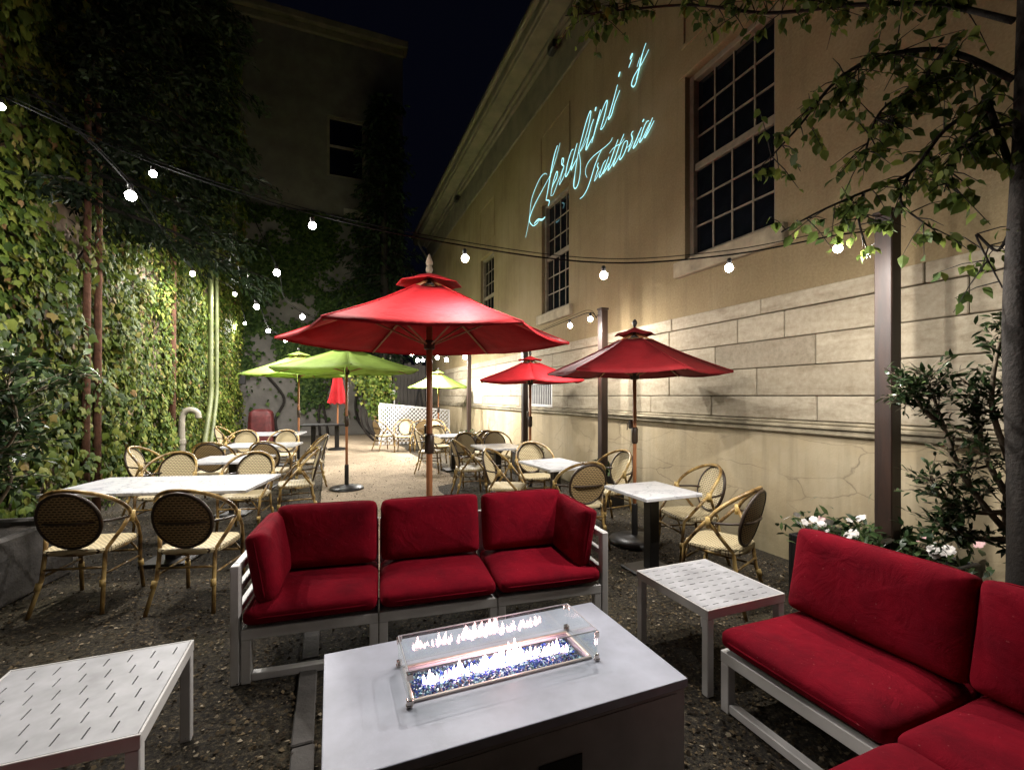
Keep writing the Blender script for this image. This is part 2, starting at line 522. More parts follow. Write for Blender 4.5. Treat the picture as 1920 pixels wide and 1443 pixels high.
# ------------------------------------------------------------------ mesh helpers
class MB:
    def __init__(self):
        self.v = []
        self.f = []
        self.uv = {}

    def add(self, vs, fs):
        o = len(self.v)
        self.v += [tuple(p) for p in vs]
        self.f += [tuple(i + o for i in f) for f in fs]
        return self

    def box(self, x0, x1, y0, y1, z0, z1, ch=0.0, mat=None):
        if ch <= 0:
            vs = [Vector((x, y, z)) for z in (z0, z1) for y in (y0, y1) for x in (x0, x1)]
            fs = [(0, 2, 3, 1), (4, 5, 7, 6), (0, 1, 5, 4), (2, 6, 7, 3), (0, 4, 6, 2), (1, 3, 7, 5)]
        else:
            c = min(ch, abs(x1 - x0) * .45, abs(y1 - y0) * .45, abs(z1 - z0) * .45)
            vs, ix = [], {}
            for sx in (0, 1):
                for sy in (0, 1):
                    for sz in (0, 1):
                        for a in range(3):
                            p = [(x0, x1)[sx], (y0, y1)[sy], (z0, z1)[sz]]
                            s = (sx, sy, sz)
                            for k in range(3):
                                if k != a:
                                    p[k] += c if s[k] == 0 else -c
                            ix[(sx, sy, sz, a)] = len(vs)
                            vs.append(Vector(p))
            fs = []
            for a in range(3):
                o = [k for k in range(3) if k != a]
                for s in (0, 1):
                    q = []
                    for (i, j) in ((0, 0), (1, 0), (1, 1), (0, 1)):
                        t = [0, 0, 0]
                        t[a] = s; t[o[0]] = i; t[o[1]] = j
                        q.append(ix[(*t, a)])
                    if (s == 1) == (a != 1):
                        fs.append(tuple(q))
                    else:
                        fs.append(tuple(q[::-1]))
            for a in range(3):
                b_, c_ = [k for k in range(3) if k != a]
                for i in (0, 1):
                    for j in (0, 1):
                        q = []
                        for (s, k) in ((0, b_), (1, b_), (1, c_), (0, c_)):
                            t = [0, 0, 0]
                            t[a] = s; t[b_] = i; t[c_] = j
                            q.append(ix[(*t, k)])
                        fs.append(tuple(q))
            for sx in (0, 1):
                for sy in (0, 1):
                    for sz in (0, 1):
                        fs.append(tuple(ix[(sx, sy, sz, a)] for a in range(3)))
        if mat is not None:
            vs = [mat @ p for p in vs]
        return self.add(vs, fs)

    def tube(self, pts, r, n=8, cap=True, closed=False):
        pts = [Vector(p) for p in pts]
        k = len(pts)
        rr = r if isinstance(r, (list, tuple)) else [r] * k
        up = None
        rings = []
        for i in range(k):
            if closed:
                d = pts[(i + 1) % k] - pts[i - 1]
            else:
                d = pts[min(i + 1, k - 1)] - pts[max(i - 1, 0)]
            if d.length < 1e-9:
                d = Vector((0, 0, 1))
            d.normalize()
            if up is None:
                up = Vector((0, 0, 1)) if abs(d.z) < 0.9 else Vector((1, 0, 0))
            sd = d.cross(up)
            if sd.length < 1e-6:
                sd = d.orthogonal()
            sd.normalize()
            up = sd.cross(d).normalized()
            rings.append([pts[i] + (sd * math.cos(2 * PI * j / n) + up * math.sin(2 * PI * j / n)) * rr[i] for j in range(n)])
        vs = [p for rg in rings for p in rg]
        fs = []
        for i in range(k if closed else k - 1):
            a, b = i * n, ((i + 1) % k) * n
            for j in range(n):
                fs.append((a + j, a + (j + 1) % n, b + (j + 1) % n, b + j))
        if cap and not closed:
            fs.append(tuple(range(n))[::-1])
            fs.append(tuple((k - 1) * n + j for j in range(n)))
        return self.add(vs, fs)

    def lathe(self, prof, n=16, c=(0, 0, 0)):
        vs, fs = [], []
        for (r, z) in prof:
            for j in range(n):
                a = 2 * PI * j / n
                vs.append((c[0] + r * math.cos(a), c[1] + r * math.sin(a), c[2] + z))
        for i in range(len(prof) - 1):
            for j in range(n):
                fs.append((i * n + j, i * n + (j + 1) % n, (i + 1) * n + (j + 1) % n, (i + 1) * n + j))
        fs.append(tuple(range(n))[::-1])
        fs.append(tuple((len(prof) - 1) * n + j for j in range(n)))
        return self.add(vs, fs)

    def mesh(self, name, mat=None, smooth=False):
        me = bpy.data.meshes.new(name)
        me.from_pydata(self.v, [], self.f)
        if mat:
            me.materials.append(M[mat])
        if smooth:
            me.polygons.foreach_set('use_smooth', [True] * len(me.polygons))
        me.update()
        return me

    def build(self, name, mat, parent=None, smooth=False, loc=None, rz=None):
        o = bpy.data.objects.new(name, self.mesh(name, mat, smooth))
        COL.objects.link(o)
        if parent:
            o.parent = parent
        if loc is not None:
            o.location = loc
        if rz is not None:
            o.rotation_euler.z = rz
        return o


def fix_normals(o):
    import bmesh
    bm = bmesh.new()
    bm.from_mesh(o.data)
    bmesh.ops.recalc_face_normals(bm, faces=bm.faces)
    bm.to_mesh(o.data)
    bm.free()
    return o


def empty(name, loc=(0, 0, 0), rz=0.0):
    o = bpy.data.objects.new(name, None)
    o.empty_display_size = 0.2
    o.location = loc
    o.rotation_euler.z = rz
    COL.objects.link(o)
    return o


def tag(o, label=None, cat=None, group=None, kind=None):
    if label: o['label'] = label
    if cat: o['category'] = cat
    if group: o['group'] = group
    if kind: o['kind'] = kind
    return o


def inst(name, me, parent, loc=(0, 0, 0), rot=None, scale=None):
    o = bpy.data.objects.new(name, me)
    COL.objects.link(o)
    o.parent = parent
    o.location = loc
    if rot is not None:
        o.rotation_euler = rot
    if scale is not None:
        o.scale = scale if hasattr(scale, '__len__') else (scale,) * 3
    return o


def copy_tree(o, parent=None):
    c = o.copy()
    COL.objects.link(c)
    c.parent = parent
    for ch in list(o.children):
        copy_tree(ch, c)
    return c


def smooth_path(pts, k=6):
    pts = [Vector(p) for p in pts]
    out = []
    for i in range(len(pts) - 1):
        p0 = pts[max(i - 1, 0)]; p1 = pts[i]; p2 = pts[i + 1]; p3 = pts[min(i + 2, len(pts) - 1)]
        for j in range(k):
            t = j / k
            out.append(0.5 * ((2 * p1) + (p2 - p0) * t + (2 * p0 - 5 * p1 + 4 * p2 - p3) * t * t + (3 * p1 - p0 - 3 * p2 + p3) * t ** 3))
    out.append(pts[-1])
    return out


def grid_panel(mb, xs, ys, hole, z0, z1, tf):
    """slab on a grid with cells left open; tf maps (a, b, h) to a point"""
    nx, ny = len(xs) - 1, len(ys) - 1
    solid = [[not hole((xs[i] + xs[i + 1]) / 2, (ys[j] + ys[j + 1]) / 2) for j in range(ny)] for i in range(nx)]
    ix = {}
    vs, fs = [], []

    def vid(i, j, k):
        if (i, j, k) not in ix:
            ix[(i, j, k)] = len(vs)
            vs.append(tf(xs[i], ys[j], (z0, z1)[k]))
        return ix[(i, j, k)]
    for i in range(nx):
        for j in range(ny):
            if not solid[i][j]:
                continue
            fs.append((vid(i, j, 1), vid(i + 1, j, 1), vid(i + 1, j + 1, 1), vid(i, j + 1, 1)))
            fs.append((vid(i, j, 0), vid(i, j + 1, 0), vid(i + 1, j + 1, 0), vid(i + 1, j, 0)))
            for (di, dj, a, b) in ((-1, 0, (i, j + 1), (i, j)), (1, 0, (i + 1, j), (i + 1, j + 1)),
                                   (0, -1, (i, j), (i + 1, j)), (0, 1, (i + 1, j + 1), (i, j + 1))):
                ii, jj = i + di, j + dj
                if not (0 <= ii < nx and 0 <= jj < ny and solid[ii][jj]):
                    fs.append((vid(*a, 0), vid(*b, 0), vid(*b, 1), vid(*a, 1)))
    mb.add(vs, fs)
    return mb


# leaf shapes: the leaf lies in local XY, stem at the origin, tip along +Y, upper side +Z
LEAF_IVY = ([(0, 0, 0), (-.42, .12, -.05), (-.5, .5, -.08), (-.2, .62, 0), (0, 1.0, -.10), (.2, .62, 0), (.5, .5, -.08), (.42, .12, -.05), (0, .45, .06)],
            [(0, 1, 8), (1, 2, 8), (2, 3, 8), (3, 4, 8), (4, 5, 8), (5, 6, 8), (6, 7, 8), (7, 0, 8)])
LEAF_IVY2 = ([(0, 0, 0), (-.45, .3, -.07), (0, 1.0, -.08), (.45, .3, -.07), (0, .42, .05)],
             [(0, 1, 4), (1, 2, 4), (2, 3, 4), (3, 0, 4)])
LEAF_OVAL = ([(0, 0, 0), (-.34, .3, .05), (-.28, .62, .05), (0, 1.0, -.12), (.28, .62, .05), (.34, .3, .05), (0, .32, -.02), (0, .65, -.03)],
             [(0, 1, 6), (1, 2, 7, 6), (2, 3, 7), (3, 4, 7), (4, 5, 6, 7), (5, 0, 6)])
LEAF_LONG = ([(0, 0, 0), (-.17, .35, .03), (-.13, .7, .02), (0, 1.0, -.1), (.13, .7, .02), (.17, .35, .03)],
             [(0, 1, 5), (1, 2, 4, 5), (2, 3, 4)])


def leaf_mesh(name, leaf, mat):
    b = MB().add(*leaf)
    return b.mesh(name, mat)


def frames(dirs, ups):
    """rotation matrices whose columns are side, dir, normal"""
    d = dirs / np.linalg.norm(dirs, axis=1, keepdims=True)
    s = np.cross(d, ups)
    s /= np.linalg.norm(s, axis=1, keepdims=True) + 1e-9
    n = np.cross(s, d)
    return np.stack([s, d, n], axis=2)


def leaf_cloud(name, leaf, mat, pos, dirs, ups, size, parent=None):
    bv = np.array(leaf[0], dtype=np.float32)
    nv = len(bv)
    R = frames(dirs, ups)
    V = np.einsum('nij,kj->nki', R, bv) * size[:, None, None] + pos[:, None, :]
    n = len(pos)
    faces = leaf[1]
    loops = np.concatenate([np.array(f) for f in faces])
    lens = np.array([len(f) for f in faces])
    L = (loops[None, :] + (np.arange(n) * nv)[:, None]).ravel()
    tot = np.tile(lens, n)
    st = np.concatenate([[0], np.cumsum(tot)[:-1]])
    me = bpy.data.meshes.new(name)
    me.vertices.add(n * nv)
    me.vertices.foreach_set('co', V.reshape(-1).astype(np.float32))
    me.loops.add(len(L))
    me.loops.foreach_set('vertex_index', L.astype(np.int32))
    me.polygons.add(len(tot))
    me.polygons.foreach_set('loop_start', st.astype(np.int32))
    me.polygons.foreach_set('loop_total', tot.astype(np.int32))
    me.materials.append(M[mat])
    me.update(calc_edges=True)
    me.validate()
    o = bpy.data.objects.new(name, me)
    COL.objects.link(o)
    if parent:
        o.parent = parent
    return o


def leaf_objects(me, pos, dirs, ups, size, parent, name='leaf'):
    R = frames(dirs, ups)
    for i in range(len(pos)):
        m = Matrix(R[i].tolist())
        inst(name, me, parent, pos[i].tolist(), m.to_euler(), float(size[i]))


# ================================================================== SETTING
WX = 4.15          # face of the right-hand wall
LX = -3.2          # face of the ivy wall
g = MB().add([(-60, -30, 0), (60, -30, 0), (60, 120, 0), (-60, 120, 0)], [(0, 1, 2, 3)]).build('ground', 'ground')
tag(g, kind='structure')
# trodden path down the middle with a wandering right edge
vs, fs = [], []
ny = 90
for i in range(ny + 1):
    y = 3.7 + 15.8 * i / ny
    l = -0.14 + 0.012 * noise.noise(Vector((y * 1.3, 0, 0)))
    r = 1.75 + 0.25 * noise.noise(Vector((y * .5, 5, 0))) + (0.35 if y > 8 else 0.0) + 0.08 * noise.noise(Vector((y * 3, 9, 0)))
    vs += [(l, y, 0.02), (l, y, 0.0), (r, y, 0.006)]
    if i:
        a = (i - 1) * 3; b = i * 3
        fs += [(a, a + 2, b + 2, b), (a + 1, a, b, b + 1)]
p = MB().add(vs, fs).build('path', 'path')
tag(p, kind='structure')

for k in range(6):
    MB().box(-.048, .048, -.354, .354, -.05, .022 + .003 * (k % 3), .006).build('edging_stone', 'concrete', p).location = (-.12 + .004 * (k % 2), -.6 + k * .716 + .354, 0)

# ================================================================== RIGHT-HAND BUILDING
bld = empty('stuccoed_building', (WX, 8, 0))
tag(bld, 'long stuccoed building with stone courses and tall dark sash windows', 'building')
BL = Vector((WX, 8, 0))


def bpart(mb, name, mat, parent=None, smooth=False):
    """mesh given in world coordinates, parented under the building"""
    o = mb.build(name, mat, parent or bld, smooth)
    if (parent or bld) is bld:
        o.location = -BL
    return o


Y0, Y1 = -4.0, 21.0
bpart(MB().box(WX, WX + .4, Y0, Y1, 0, 1.27), 'lower_wall', 'lower')
bpart(MB().box(WX + .05, WX + .4, Y0, Y1, 1.272, 2.6), 'backing_wall', 'ledge')
lb = MB()
lb.box(WX - .05, WX + .02, Y0, Y1 - .003, 1.245, 1.30, .012)
lb.box(WX - .075, WX + .02, Y0, Y1 - .005, 1.302, 1.335, .008)
lb.box(WX - .03, WX + .02, Y0, Y1 - .007, 1.337, 1.365, .008)
bpart(lb, 'ledge', 'ledge')
rows = [(1.368, 1.60), (1.60, 1.89), (1.89, 2.17), (2.17, 2.44), (2.44, 2.60)]
first = [[2.82, 1.55], [3.45, 2.17, 1.0], [2.83, 1.5], [3.69, 3.14, 1.75], [3.39, 2.0]]
base_win = [(8.16, 9.3), (12.75, 13.6)]
for ri, (z0, z1) in enumerate(rows):
    js = sorted(first[ri])
    while js[0] > Y0:
        js.insert(0, js[0] - random.uniform(1.0, 1.5))
    while js[-1] < Y1:
        js.append(js[-1] + random.uniform(1.05, 1.55))
    for a, b in zip(js[:-1], js[1:]):
        a, b = max(a, Y0), min(b, Y1)
        segs = [(a, b)]
        if ri < 2:
            for (w0, w1) in base_win:
                ns = []
                for (s, e) in segs:
                    if e <= w0 or s >= w1:
                        ns.append((s, e))
                    else:
                        if s < w0 - .05: ns.append((s, w0))
                        if e > w1 + .05: ns.append((w1, e))
                segs = ns
        for (s, e) in segs:
            pr = random.uniform(0, .008) + (0.012 if ri == 4 else 0)
            mb = MB().box(-.07 - pr, .06, -(e - s) / 2 + .004, (e - s) / 2 - .004, -(z1 - z0) / 2 + .004, (z1 - z0) / 2 - .004, .007)
            o = mb.build('stone_block', 'block', bld)
            o.location = Vector((WX + .055, (s + e) / 2, (z0 + z1) / 2)) - BL
# upper stucco wall with window openings
wins = [(3.25, 4.50), (7.50, 8.68), (11.7, 12.88), (15.9, 17.08)]
WZ0, WZ1 = 3.30, 5.62
ys = sorted({Y0, Y1, *[a for w in wins for a in w]})
zs = [2.602, WZ0, WZ1, 7.7]
up = MB()
grid_panel(up, ys, zs, lambda y, z: WZ0 < z < WZ1 and any(a < y < b for a, b in wins), 0, .4,
           lambda a, b, h: (WX + .4 - h, a, b))
bpart(up, 'upper_wall', 'stucco')
# shallow panels above the windows
for (a, b) in wins:
    mb = MB()
    mb.box(WX - .022, WX + .01, a - .05, b + .05, 5.98, 6.03, .006)
    mb.box(WX - .020, WX + .01, a - .05, a, 6.032, 7.05, .006)
    mb.box(WX - .020, WX + .01, b, b + .05, 6.032, 7.05, .006)
    mb.box(WX - .022, WX + .01, a - .05, b + .05, 7.052, 7.10, .006)
    bpart(mb, 'blind_panel', 'stucco')
# windows
for (a, b) in wins:
    fr = MB()
    x0, x1 = WX + .10, WX + .17
    fr.box(x0 - .03, x1, a, a + .07, WZ0 + .003, WZ1 - .003, .008)
    fr.box(x0 - .03, x1, b - .07, b, WZ0 + .003, WZ1 - .003, .008)
    fr.box(x0 - .03, x1, a + .072, b - .072, WZ1 - .075, WZ1 - .003, .008)
    fr.box(x0 - .03, x1, a + .072, b - .072, WZ0 + .003, WZ0 + .07, .008)
    mid = (WZ0 + WZ1) / 2
    fr.box(x0 - .01, x1, a + .072, b - .072, mid - .045, mid + .045, .008)
    win = bpart(fr, 'window', 'sash')
    sashes = [(WZ0 + .07, mid - .045, x0 + .02), (mid + .045, WZ1 - .075, x0 + .045)]
    ya, yb = a + .072, b - .072
    for (za, zb, xs_) in sashes:
        mt = MB()
        for k in range(1, 4):
            y = ya + (yb - ya) * k / 4
            mt.box(xs_ - .012, xs_ + .012, y - .010, y + .010, za, zb)
        for k in range(1, 3):
            z = za + (zb - za) * k / 3
            mt.box(xs_ - .010, xs_ + .010, ya, yb, z - .010, z + .010)
        o = mt.build('glazing_bars', 'sash', win)
        for i in range(4):
            for j in range(3):
                p0 = ya + (yb - ya) * i / 4; p1 = ya + (yb - ya) * (i + 1) / 4
                q0 = za + (zb - za) * j / 3; q1 = za + (zb - za) * (j + 1) / 3
                pm = MB().box(-.003, .003, -(p1 - p0) / 2 + .0115, (p1 - p0) / 2 - .0115, -(q1 - q0) / 2 + .0115, (q1 - q0) / 2 - .0115)
                po = pm.build('pane', 'pane', win)
                po.location = (xs_ + .004, (p0 + p1) / 2, (q0 + q1) / 2)
                po.rotation_euler = (0, random.uniform(-.006, .006), random.uniform(-.006, .006))
    sl = MB().box(WX - .07, WX + .09, a - .14, b + .14, WZ0 - .20, WZ0 - .002, .012)
    sl.build('sill', 'sillstone', win)
    rm = MB().box(WX + .396, WX + .44, a - .1, b + .1, WZ0 - .1, WZ1 + .1)
    rm.build('dark_interior', 'black', win)
    hd = MB().box(WX - .018, WX + .02, a - .10, b + .10, WZ1 + .004, WZ1 + .11, .008)
    hd.build('lintel', 'stucco', win)
# barred basement lights just above the ledge
for (a, b) in base_win:
    mb = MB()
    mb.box(WX - .01, WX + .045, a + .003, b - .003, 1.372, 1.42, .006)
    mb.box(WX - .01, WX + .045, a + .003, b - .003, 1.84, 1.885, .006)
    mb.box(WX - .01, WX + .045, a + .003, a + .05, 1.423, 1.837, .006)
    mb.box(WX - .01, WX + .045, b - .05, b - .003, 1.423, 1.837, .006)
    win = bpart(mb, 'basement_window', 'lattice')
    n = int((b - a - .1) / .085)
    for k in range(n):
        y = a + .05 + (b - a - .1) * (k + .5) / n
        bm_ = MB().box(-.009, .009, -.010, .010, -.206, .206)
        bm_.build('bar', 'lattice', win).location = (WX + .02, y, 1.63)
    MB().box(WX + .035, WX + .047, a + .052, b - .052, 1.425, 1.835).build('pane', 'pane', win)
# eaves
cb = MB()
cb.box(WX - .04, WX + .4, Y0, Y1 + .04, 7.702, 7.78, .012)
bpart(cb, 'architrave', 'cornice')
bpart(MB().box(WX - .015, WX + .4, Y0, Y1 + .015, 7.783, 8.46), 'frieze', 'cornice')
cb = MB()
cb.box(WX - .09, WX + .4, Y0, Y1 + .09, 8.463, 8.54, .012)
cb.box(WX - .16, WX + .4, Y0, Y1 + .16, 8.543, 8.66, .02)
cb.box(WX - .50, WX + .4, Y0, Y1 + .5, 8.663, 8.74, .012)
cb.box(WX - .54, WX + .4, Y0, Y1 + .54, 8.743, 8.95, .015)
cb.box(WX - .62, WX + .4, Y0, Y1 + .62, 8.953, 9.08, .03)
bpart(cb, 'cornice', 'cornice')
rf = MB().add([(WX - .62, Y0, 9.083), (WX - .62, Y1 + .62, 9.083), (WX + 6, Y1 + .62, 11.6), (WX + 6, Y0, 11.6)], [(0, 1, 2, 3)])
bpart(rf, 'roof', 'plankwood')
bpart(MB().box(WX + .402, WX + 9, Y1 - .4, Y1, 0, 9.0), 'end_wall', 'stucco')
for (yy, lab) in ((15.1, 'far'), (7.85, 'near')):
    fl = empty('floodlight', (WX - .12, yy, 8.40))
    tag(fl, 'dark unlit floodlight under the eaves at the ' + ('far end of the wall' if lab == 'far' else 'top of the picture'), 'floodlight', 'floodlights under the eaves')
    MB().box(-.10, .03, -.13, .13, -.16, .02, .02).build('housing', 'black', fl)
    MB().tube([(.02, 0, 0), (.11, 0, .03)], .02).build('arm', 'black', fl)
# downpipe at the far corner
pp = onwall(833, 500, WX - .08)
mb = MB().tube(smooth_path([(WX - .45, 20.6, 8.6), (WX - .42, 20.6, 8.4), (WX - .1, 20.6, 7.9), (WX - .08, 20.6, 7.6)], 4) + [Vector((WX - .08, 20.6, 0.1))], .05)
tag(mb.build('downpipe', 'cornice', smooth=True), 'slim downpipe at the far corner of the stuccoed building', 'downpipe')

# ---- projected script lettering (flat light on the stucco)
T1 = (975, 250, 140 / 1010); T2 = (1040, 170, 140 / 1122); T3 = (1100, 70, 140 / 1122); T4 = (1080, 210, 160 / 1358)
NAME = [
    (T1, [(540, 130), (500, 290), (445, 470), (412, 560)], 1.3),
    (T1, [(505, 165), (470, 270), (440, 400), (410, 560), (385, 720), (350, 905)], 3.0),
    (T1, [(405, 575), (300, 770), (200, 960), (140, 1110), (128, 1190), (175, 1250), (225, 1222), (250, 1185)], 1.8),
    (T1, [(365, 558), (330, 545), (270, 610), (200, 760), (150, 920), (130, 1110), (110, 1240), (75, 1410)], 1.6),
    (T1, [(190, 1222), (240, 1170), (300, 1168), (340, 1130)], 3.2),
    (T1, [(350, 905), (395, 915), (382, 985)], 2.4),
    (T1, [(415, 845), (440, 690), (485, 540), (505, 525), (495, 600), (450, 690), (425, 760)], 2.2),
    (T1, [(418, 845), (450, 825), (500, 690), (550, 560), (575, 480)], 1.5),
    (T1, [(530, 700), (560, 560), (592, 450), (565, 420), (568, 350), (588, 345), (582, 400), (568, 425)], 2.2),
    (T1, [(530, 700), (570, 630), (610, 540)], 1.6),
    (T1, [(722, 215), (690, 250), (640, 420), (615, 580), (650, 540), (700, 400), (770, 140)], 2.2),
    (T1, [(772, 135), (720, 330), (688, 490), (720, 440), (775, 330)], 2.8),
    (T2, [(375, 910), (430, 790), (500, 560), (542, 340), (525, 325), (470, 480), (400, 740), (350, 950), (310, 1200), (288, 1440)], 2.0),
    (T1, [(780, 300), (742, 550), (722, 680), (740, 748), (780, 700), (810, 560), (816, 400), (800, 262)], 1.8),
    (T2, [(350, 950), (385, 910), (440, 820), (490, 700)], 1.5),
    (T2, [(587, 428), (540, 560), (468, 880), (520, 800), (575, 690)], 2.8),
    (T2, [(622, 245), (605, 310)], 4.0),
    (T2, [(688, 285), (640, 470), (555, 790)], 3.0),
    (T2, [(590, 640), (700, 330), (770, 165), (788, 185), (740, 400), (690, 580), (740, 530), (795, 390)], 2.0),
    (T3, [(462, 712), (400, 950), (325, 1222), (370, 1170), (420, 1000), (497, 797)], 2.4),
    (T3, [(500, 520), (478, 598)], 4.0),
    (T3, [(688, 240), (652, 335)], 5.5),
    (T3, [(680, 330), (630, 460)], 2.0),
    (T3, [(890, 88), (840, 240), (790, 470), (740, 680), (700, 745), (673, 710), (700, 610), (760, 500), (835, 385), (932, 185)], 2.0),
    (T3, [(840, 240), (815, 330), (785, 490), (745, 640)], 3.4),
    (T3, [(800, 300), (755, 450)], 1.3),
]
WORD2 = [
    (T4, [(578, 408), (550, 470), (470, 550), (380, 620), (270, 710), (190, 810), (155, 900), (150, 980), (175, 1045)], 1.6),
    (T4, [(408, 600), (350, 720), (290, 880), (230, 1080), (170, 1240), (110, 1340), (60, 1380)], 1.9),
    (T4, [(290, 1105), (330, 960), (352, 900), (338, 860), (355, 808)], 2.0),
    (T4, [(290, 1105), (330, 1040), (375, 940)], 1.6),
    (T4, [(478, 762), (430, 830), (368, 1032), (410, 990), (455, 890), (522, 715)], 1.9),
    (T4, [(522, 715), (470, 860), (428, 980), (490, 890), (520, 820)], 2.2),
    (T4, [(668, 438), (610, 600), (508, 915), (560, 860), (615, 740)], 2.1),
    (T4, [(762, 350), (690, 530), (590, 850), (640, 790), (690, 690)], 2.1),
    (T4, [(530, 660), (580, 590), (660, 530), (705, 515), (770, 425)], 1.5),
    (T4, [(802, 458), (755, 510), (690, 750), (740, 710), (800, 570), (818, 475), (802, 458)], 1.9),
    (T4, [(795, 580), (850, 530), (880, 470)], 1.3),
    (T4, [(825, 640), (870, 500), (895, 420), (880, 350), (912, 303)], 2.1),
    (T4, [(825, 640), (870, 560), (910, 460)], 1.5),
    (T4, [(1042, 242), (980, 390), (908, 572), (960, 520), (1010, 410)], 2.3),
    (T4, [(1082, 112), (1056, 160)], 3.2),
    (T4, [(1162, 142), (1118, 165), (1060, 300), (1010, 480), (1060, 420), (1120, 290), (1180, 170)], 2.0),
    (T4, [(1217, 90), (1150, 270), (1090, 412), (1140, 340), (1242, 140)], 2.1),
]


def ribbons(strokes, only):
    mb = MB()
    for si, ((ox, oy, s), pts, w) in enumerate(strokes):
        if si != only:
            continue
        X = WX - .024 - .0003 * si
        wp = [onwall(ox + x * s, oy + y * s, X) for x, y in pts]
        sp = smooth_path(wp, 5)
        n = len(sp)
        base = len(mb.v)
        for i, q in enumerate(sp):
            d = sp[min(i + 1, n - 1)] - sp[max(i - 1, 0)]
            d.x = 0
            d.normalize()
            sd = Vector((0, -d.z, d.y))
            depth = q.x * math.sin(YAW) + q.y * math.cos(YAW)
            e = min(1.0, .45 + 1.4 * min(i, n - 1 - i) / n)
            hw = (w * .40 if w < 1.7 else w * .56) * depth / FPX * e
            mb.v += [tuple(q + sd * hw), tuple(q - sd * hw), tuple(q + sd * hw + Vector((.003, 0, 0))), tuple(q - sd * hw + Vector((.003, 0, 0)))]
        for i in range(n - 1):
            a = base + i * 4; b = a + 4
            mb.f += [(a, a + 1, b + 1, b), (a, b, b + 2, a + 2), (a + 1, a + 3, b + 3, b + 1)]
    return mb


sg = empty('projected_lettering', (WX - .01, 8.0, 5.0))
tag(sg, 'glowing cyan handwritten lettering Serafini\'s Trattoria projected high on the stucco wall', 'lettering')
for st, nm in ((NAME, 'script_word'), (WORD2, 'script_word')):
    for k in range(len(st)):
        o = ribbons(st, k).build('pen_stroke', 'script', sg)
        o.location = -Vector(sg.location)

# ================================================================== LEFT IVY BUILDING
lw = empty('ivy_covered_building', (LX, 10, 0))
tag(lw, 'tall plastered building side almost hidden by ivy on the left', 'building')
LB = Vector((LX, 10, 0))
LY0, LY1 = -2.0, 19.0
o = MB().box(LX - .5, LX, LY0, LY1, 0, 14.0).build('wall', 'ivywall', lw); o.location = -LB
# pale end pilaster at the far corner
o = MB().box(LX - .05, LX + .10, 18.45, 19.03, 0, 9.5, .01).build('pilaster', 'pipewhite', lw); o.location = -LB

# ivy
def ivy_field(n, y0, y1, z0, z1, dens, thick=.5, keepout=None):
    out = []
    while len(out) < n:
        y = random.uniform(y0, y1); z = random.uniform(z0, z1)
        d = dens(y, z)
        if random.random() > d:
            continue
        if keepout and keepout(y, z):
            continue
        c = 0.5 + 0.5 * noise.noise(Vector((y * 1.1, z * 1.1, 3))) + 0.3 * noise.noise(Vector((y * 3.1, z * 3.1, 8)))
        out.append((y, z, .02 + thick * max(0.02, c) * random.uniform(.25, 1.0)))
    return np.array(out)


def ldens(y, z):
    d = .62 + 1.1 * noise.noise(Vector((y * .55, z * .55, 1))) + .55 * noise.noise(Vector((y * 1.7, z * 1.7, 4)))
    if z < 1.3 and y < 9:
        d -= .35 * (1.3 - z)
    return max(0.05, min(1, d + .15))


def lkeep(y, z):
    if 6.7 < y < 7.5 and 3.6 < z < 4.3 and random.random() < .85:      # bare patch of plaster
        return True
    if 18.45 < y and random.random() < .62:
        return True
    return False


def ivy_build(nm, arr, size, parent, nobj=0, axis='x', sgn=1, base=LX, leaf=LEAF_IVY2, mat='ivy', off=None):
    n = len(arr)
    if axis == 'x':
        pos = np.stack([base + sgn * arr[:, 2], arr[:, 0], arr[:, 1]], 1)
        nr = np.stack([np.full(n, sgn * 1.0), np.random.normal(0, .45, n), np.random.normal(.25, .4, n)], 1)
        dr = np.stack([np.random.normal(.15 * sgn, .25, n), np.random.normal(0, .7, n), np.random.normal(-.8, .35, n)], 1)
    else:
        pos = np.stack([arr[:, 0], base + sgn * arr[:, 2], arr[:, 1]], 1)
        nr = np.stack([np.random.normal(0, .45, n), np.full(n, sgn * 1.0), np.random.normal(.25, .4, n)], 1)
        dr = np.stack([np.random.normal(0, .7, n), np.random.normal(.15 * sgn, .25, n), np.random.normal(-.8, .35, n)], 1)
    sz = np.random.triangular(.45, .8, 1.6, n) * size
    if off is not None:
        pos = pos - np.array(off)
    if nobj:
        # the leaves nearest the camera are leaves of their own
        dist = np.hypot(pos[:, 0] + (off[0] if off else 0), pos[:, 1] + (off[1] if off else 0)) - 3 * arr[:, 2]
        order = np.argsort(dist)
        order = order[:nobj]
        msk = np.zeros(n, bool); msk[order] = True
        leaf_objects(leaf_mesh('leaf', LEAF_IVY, mat), pos[msk], dr[msk], nr[msk], sz[msk] * 1.1, parent)
        pos, dr, nr, sz = pos[~msk], dr[~msk], nr[~msk], sz[~msk]
    o = leaf_cloud(nm, leaf, mat, pos, dr, nr, sz, parent)
    tag(o, kind='stuff')
    return o


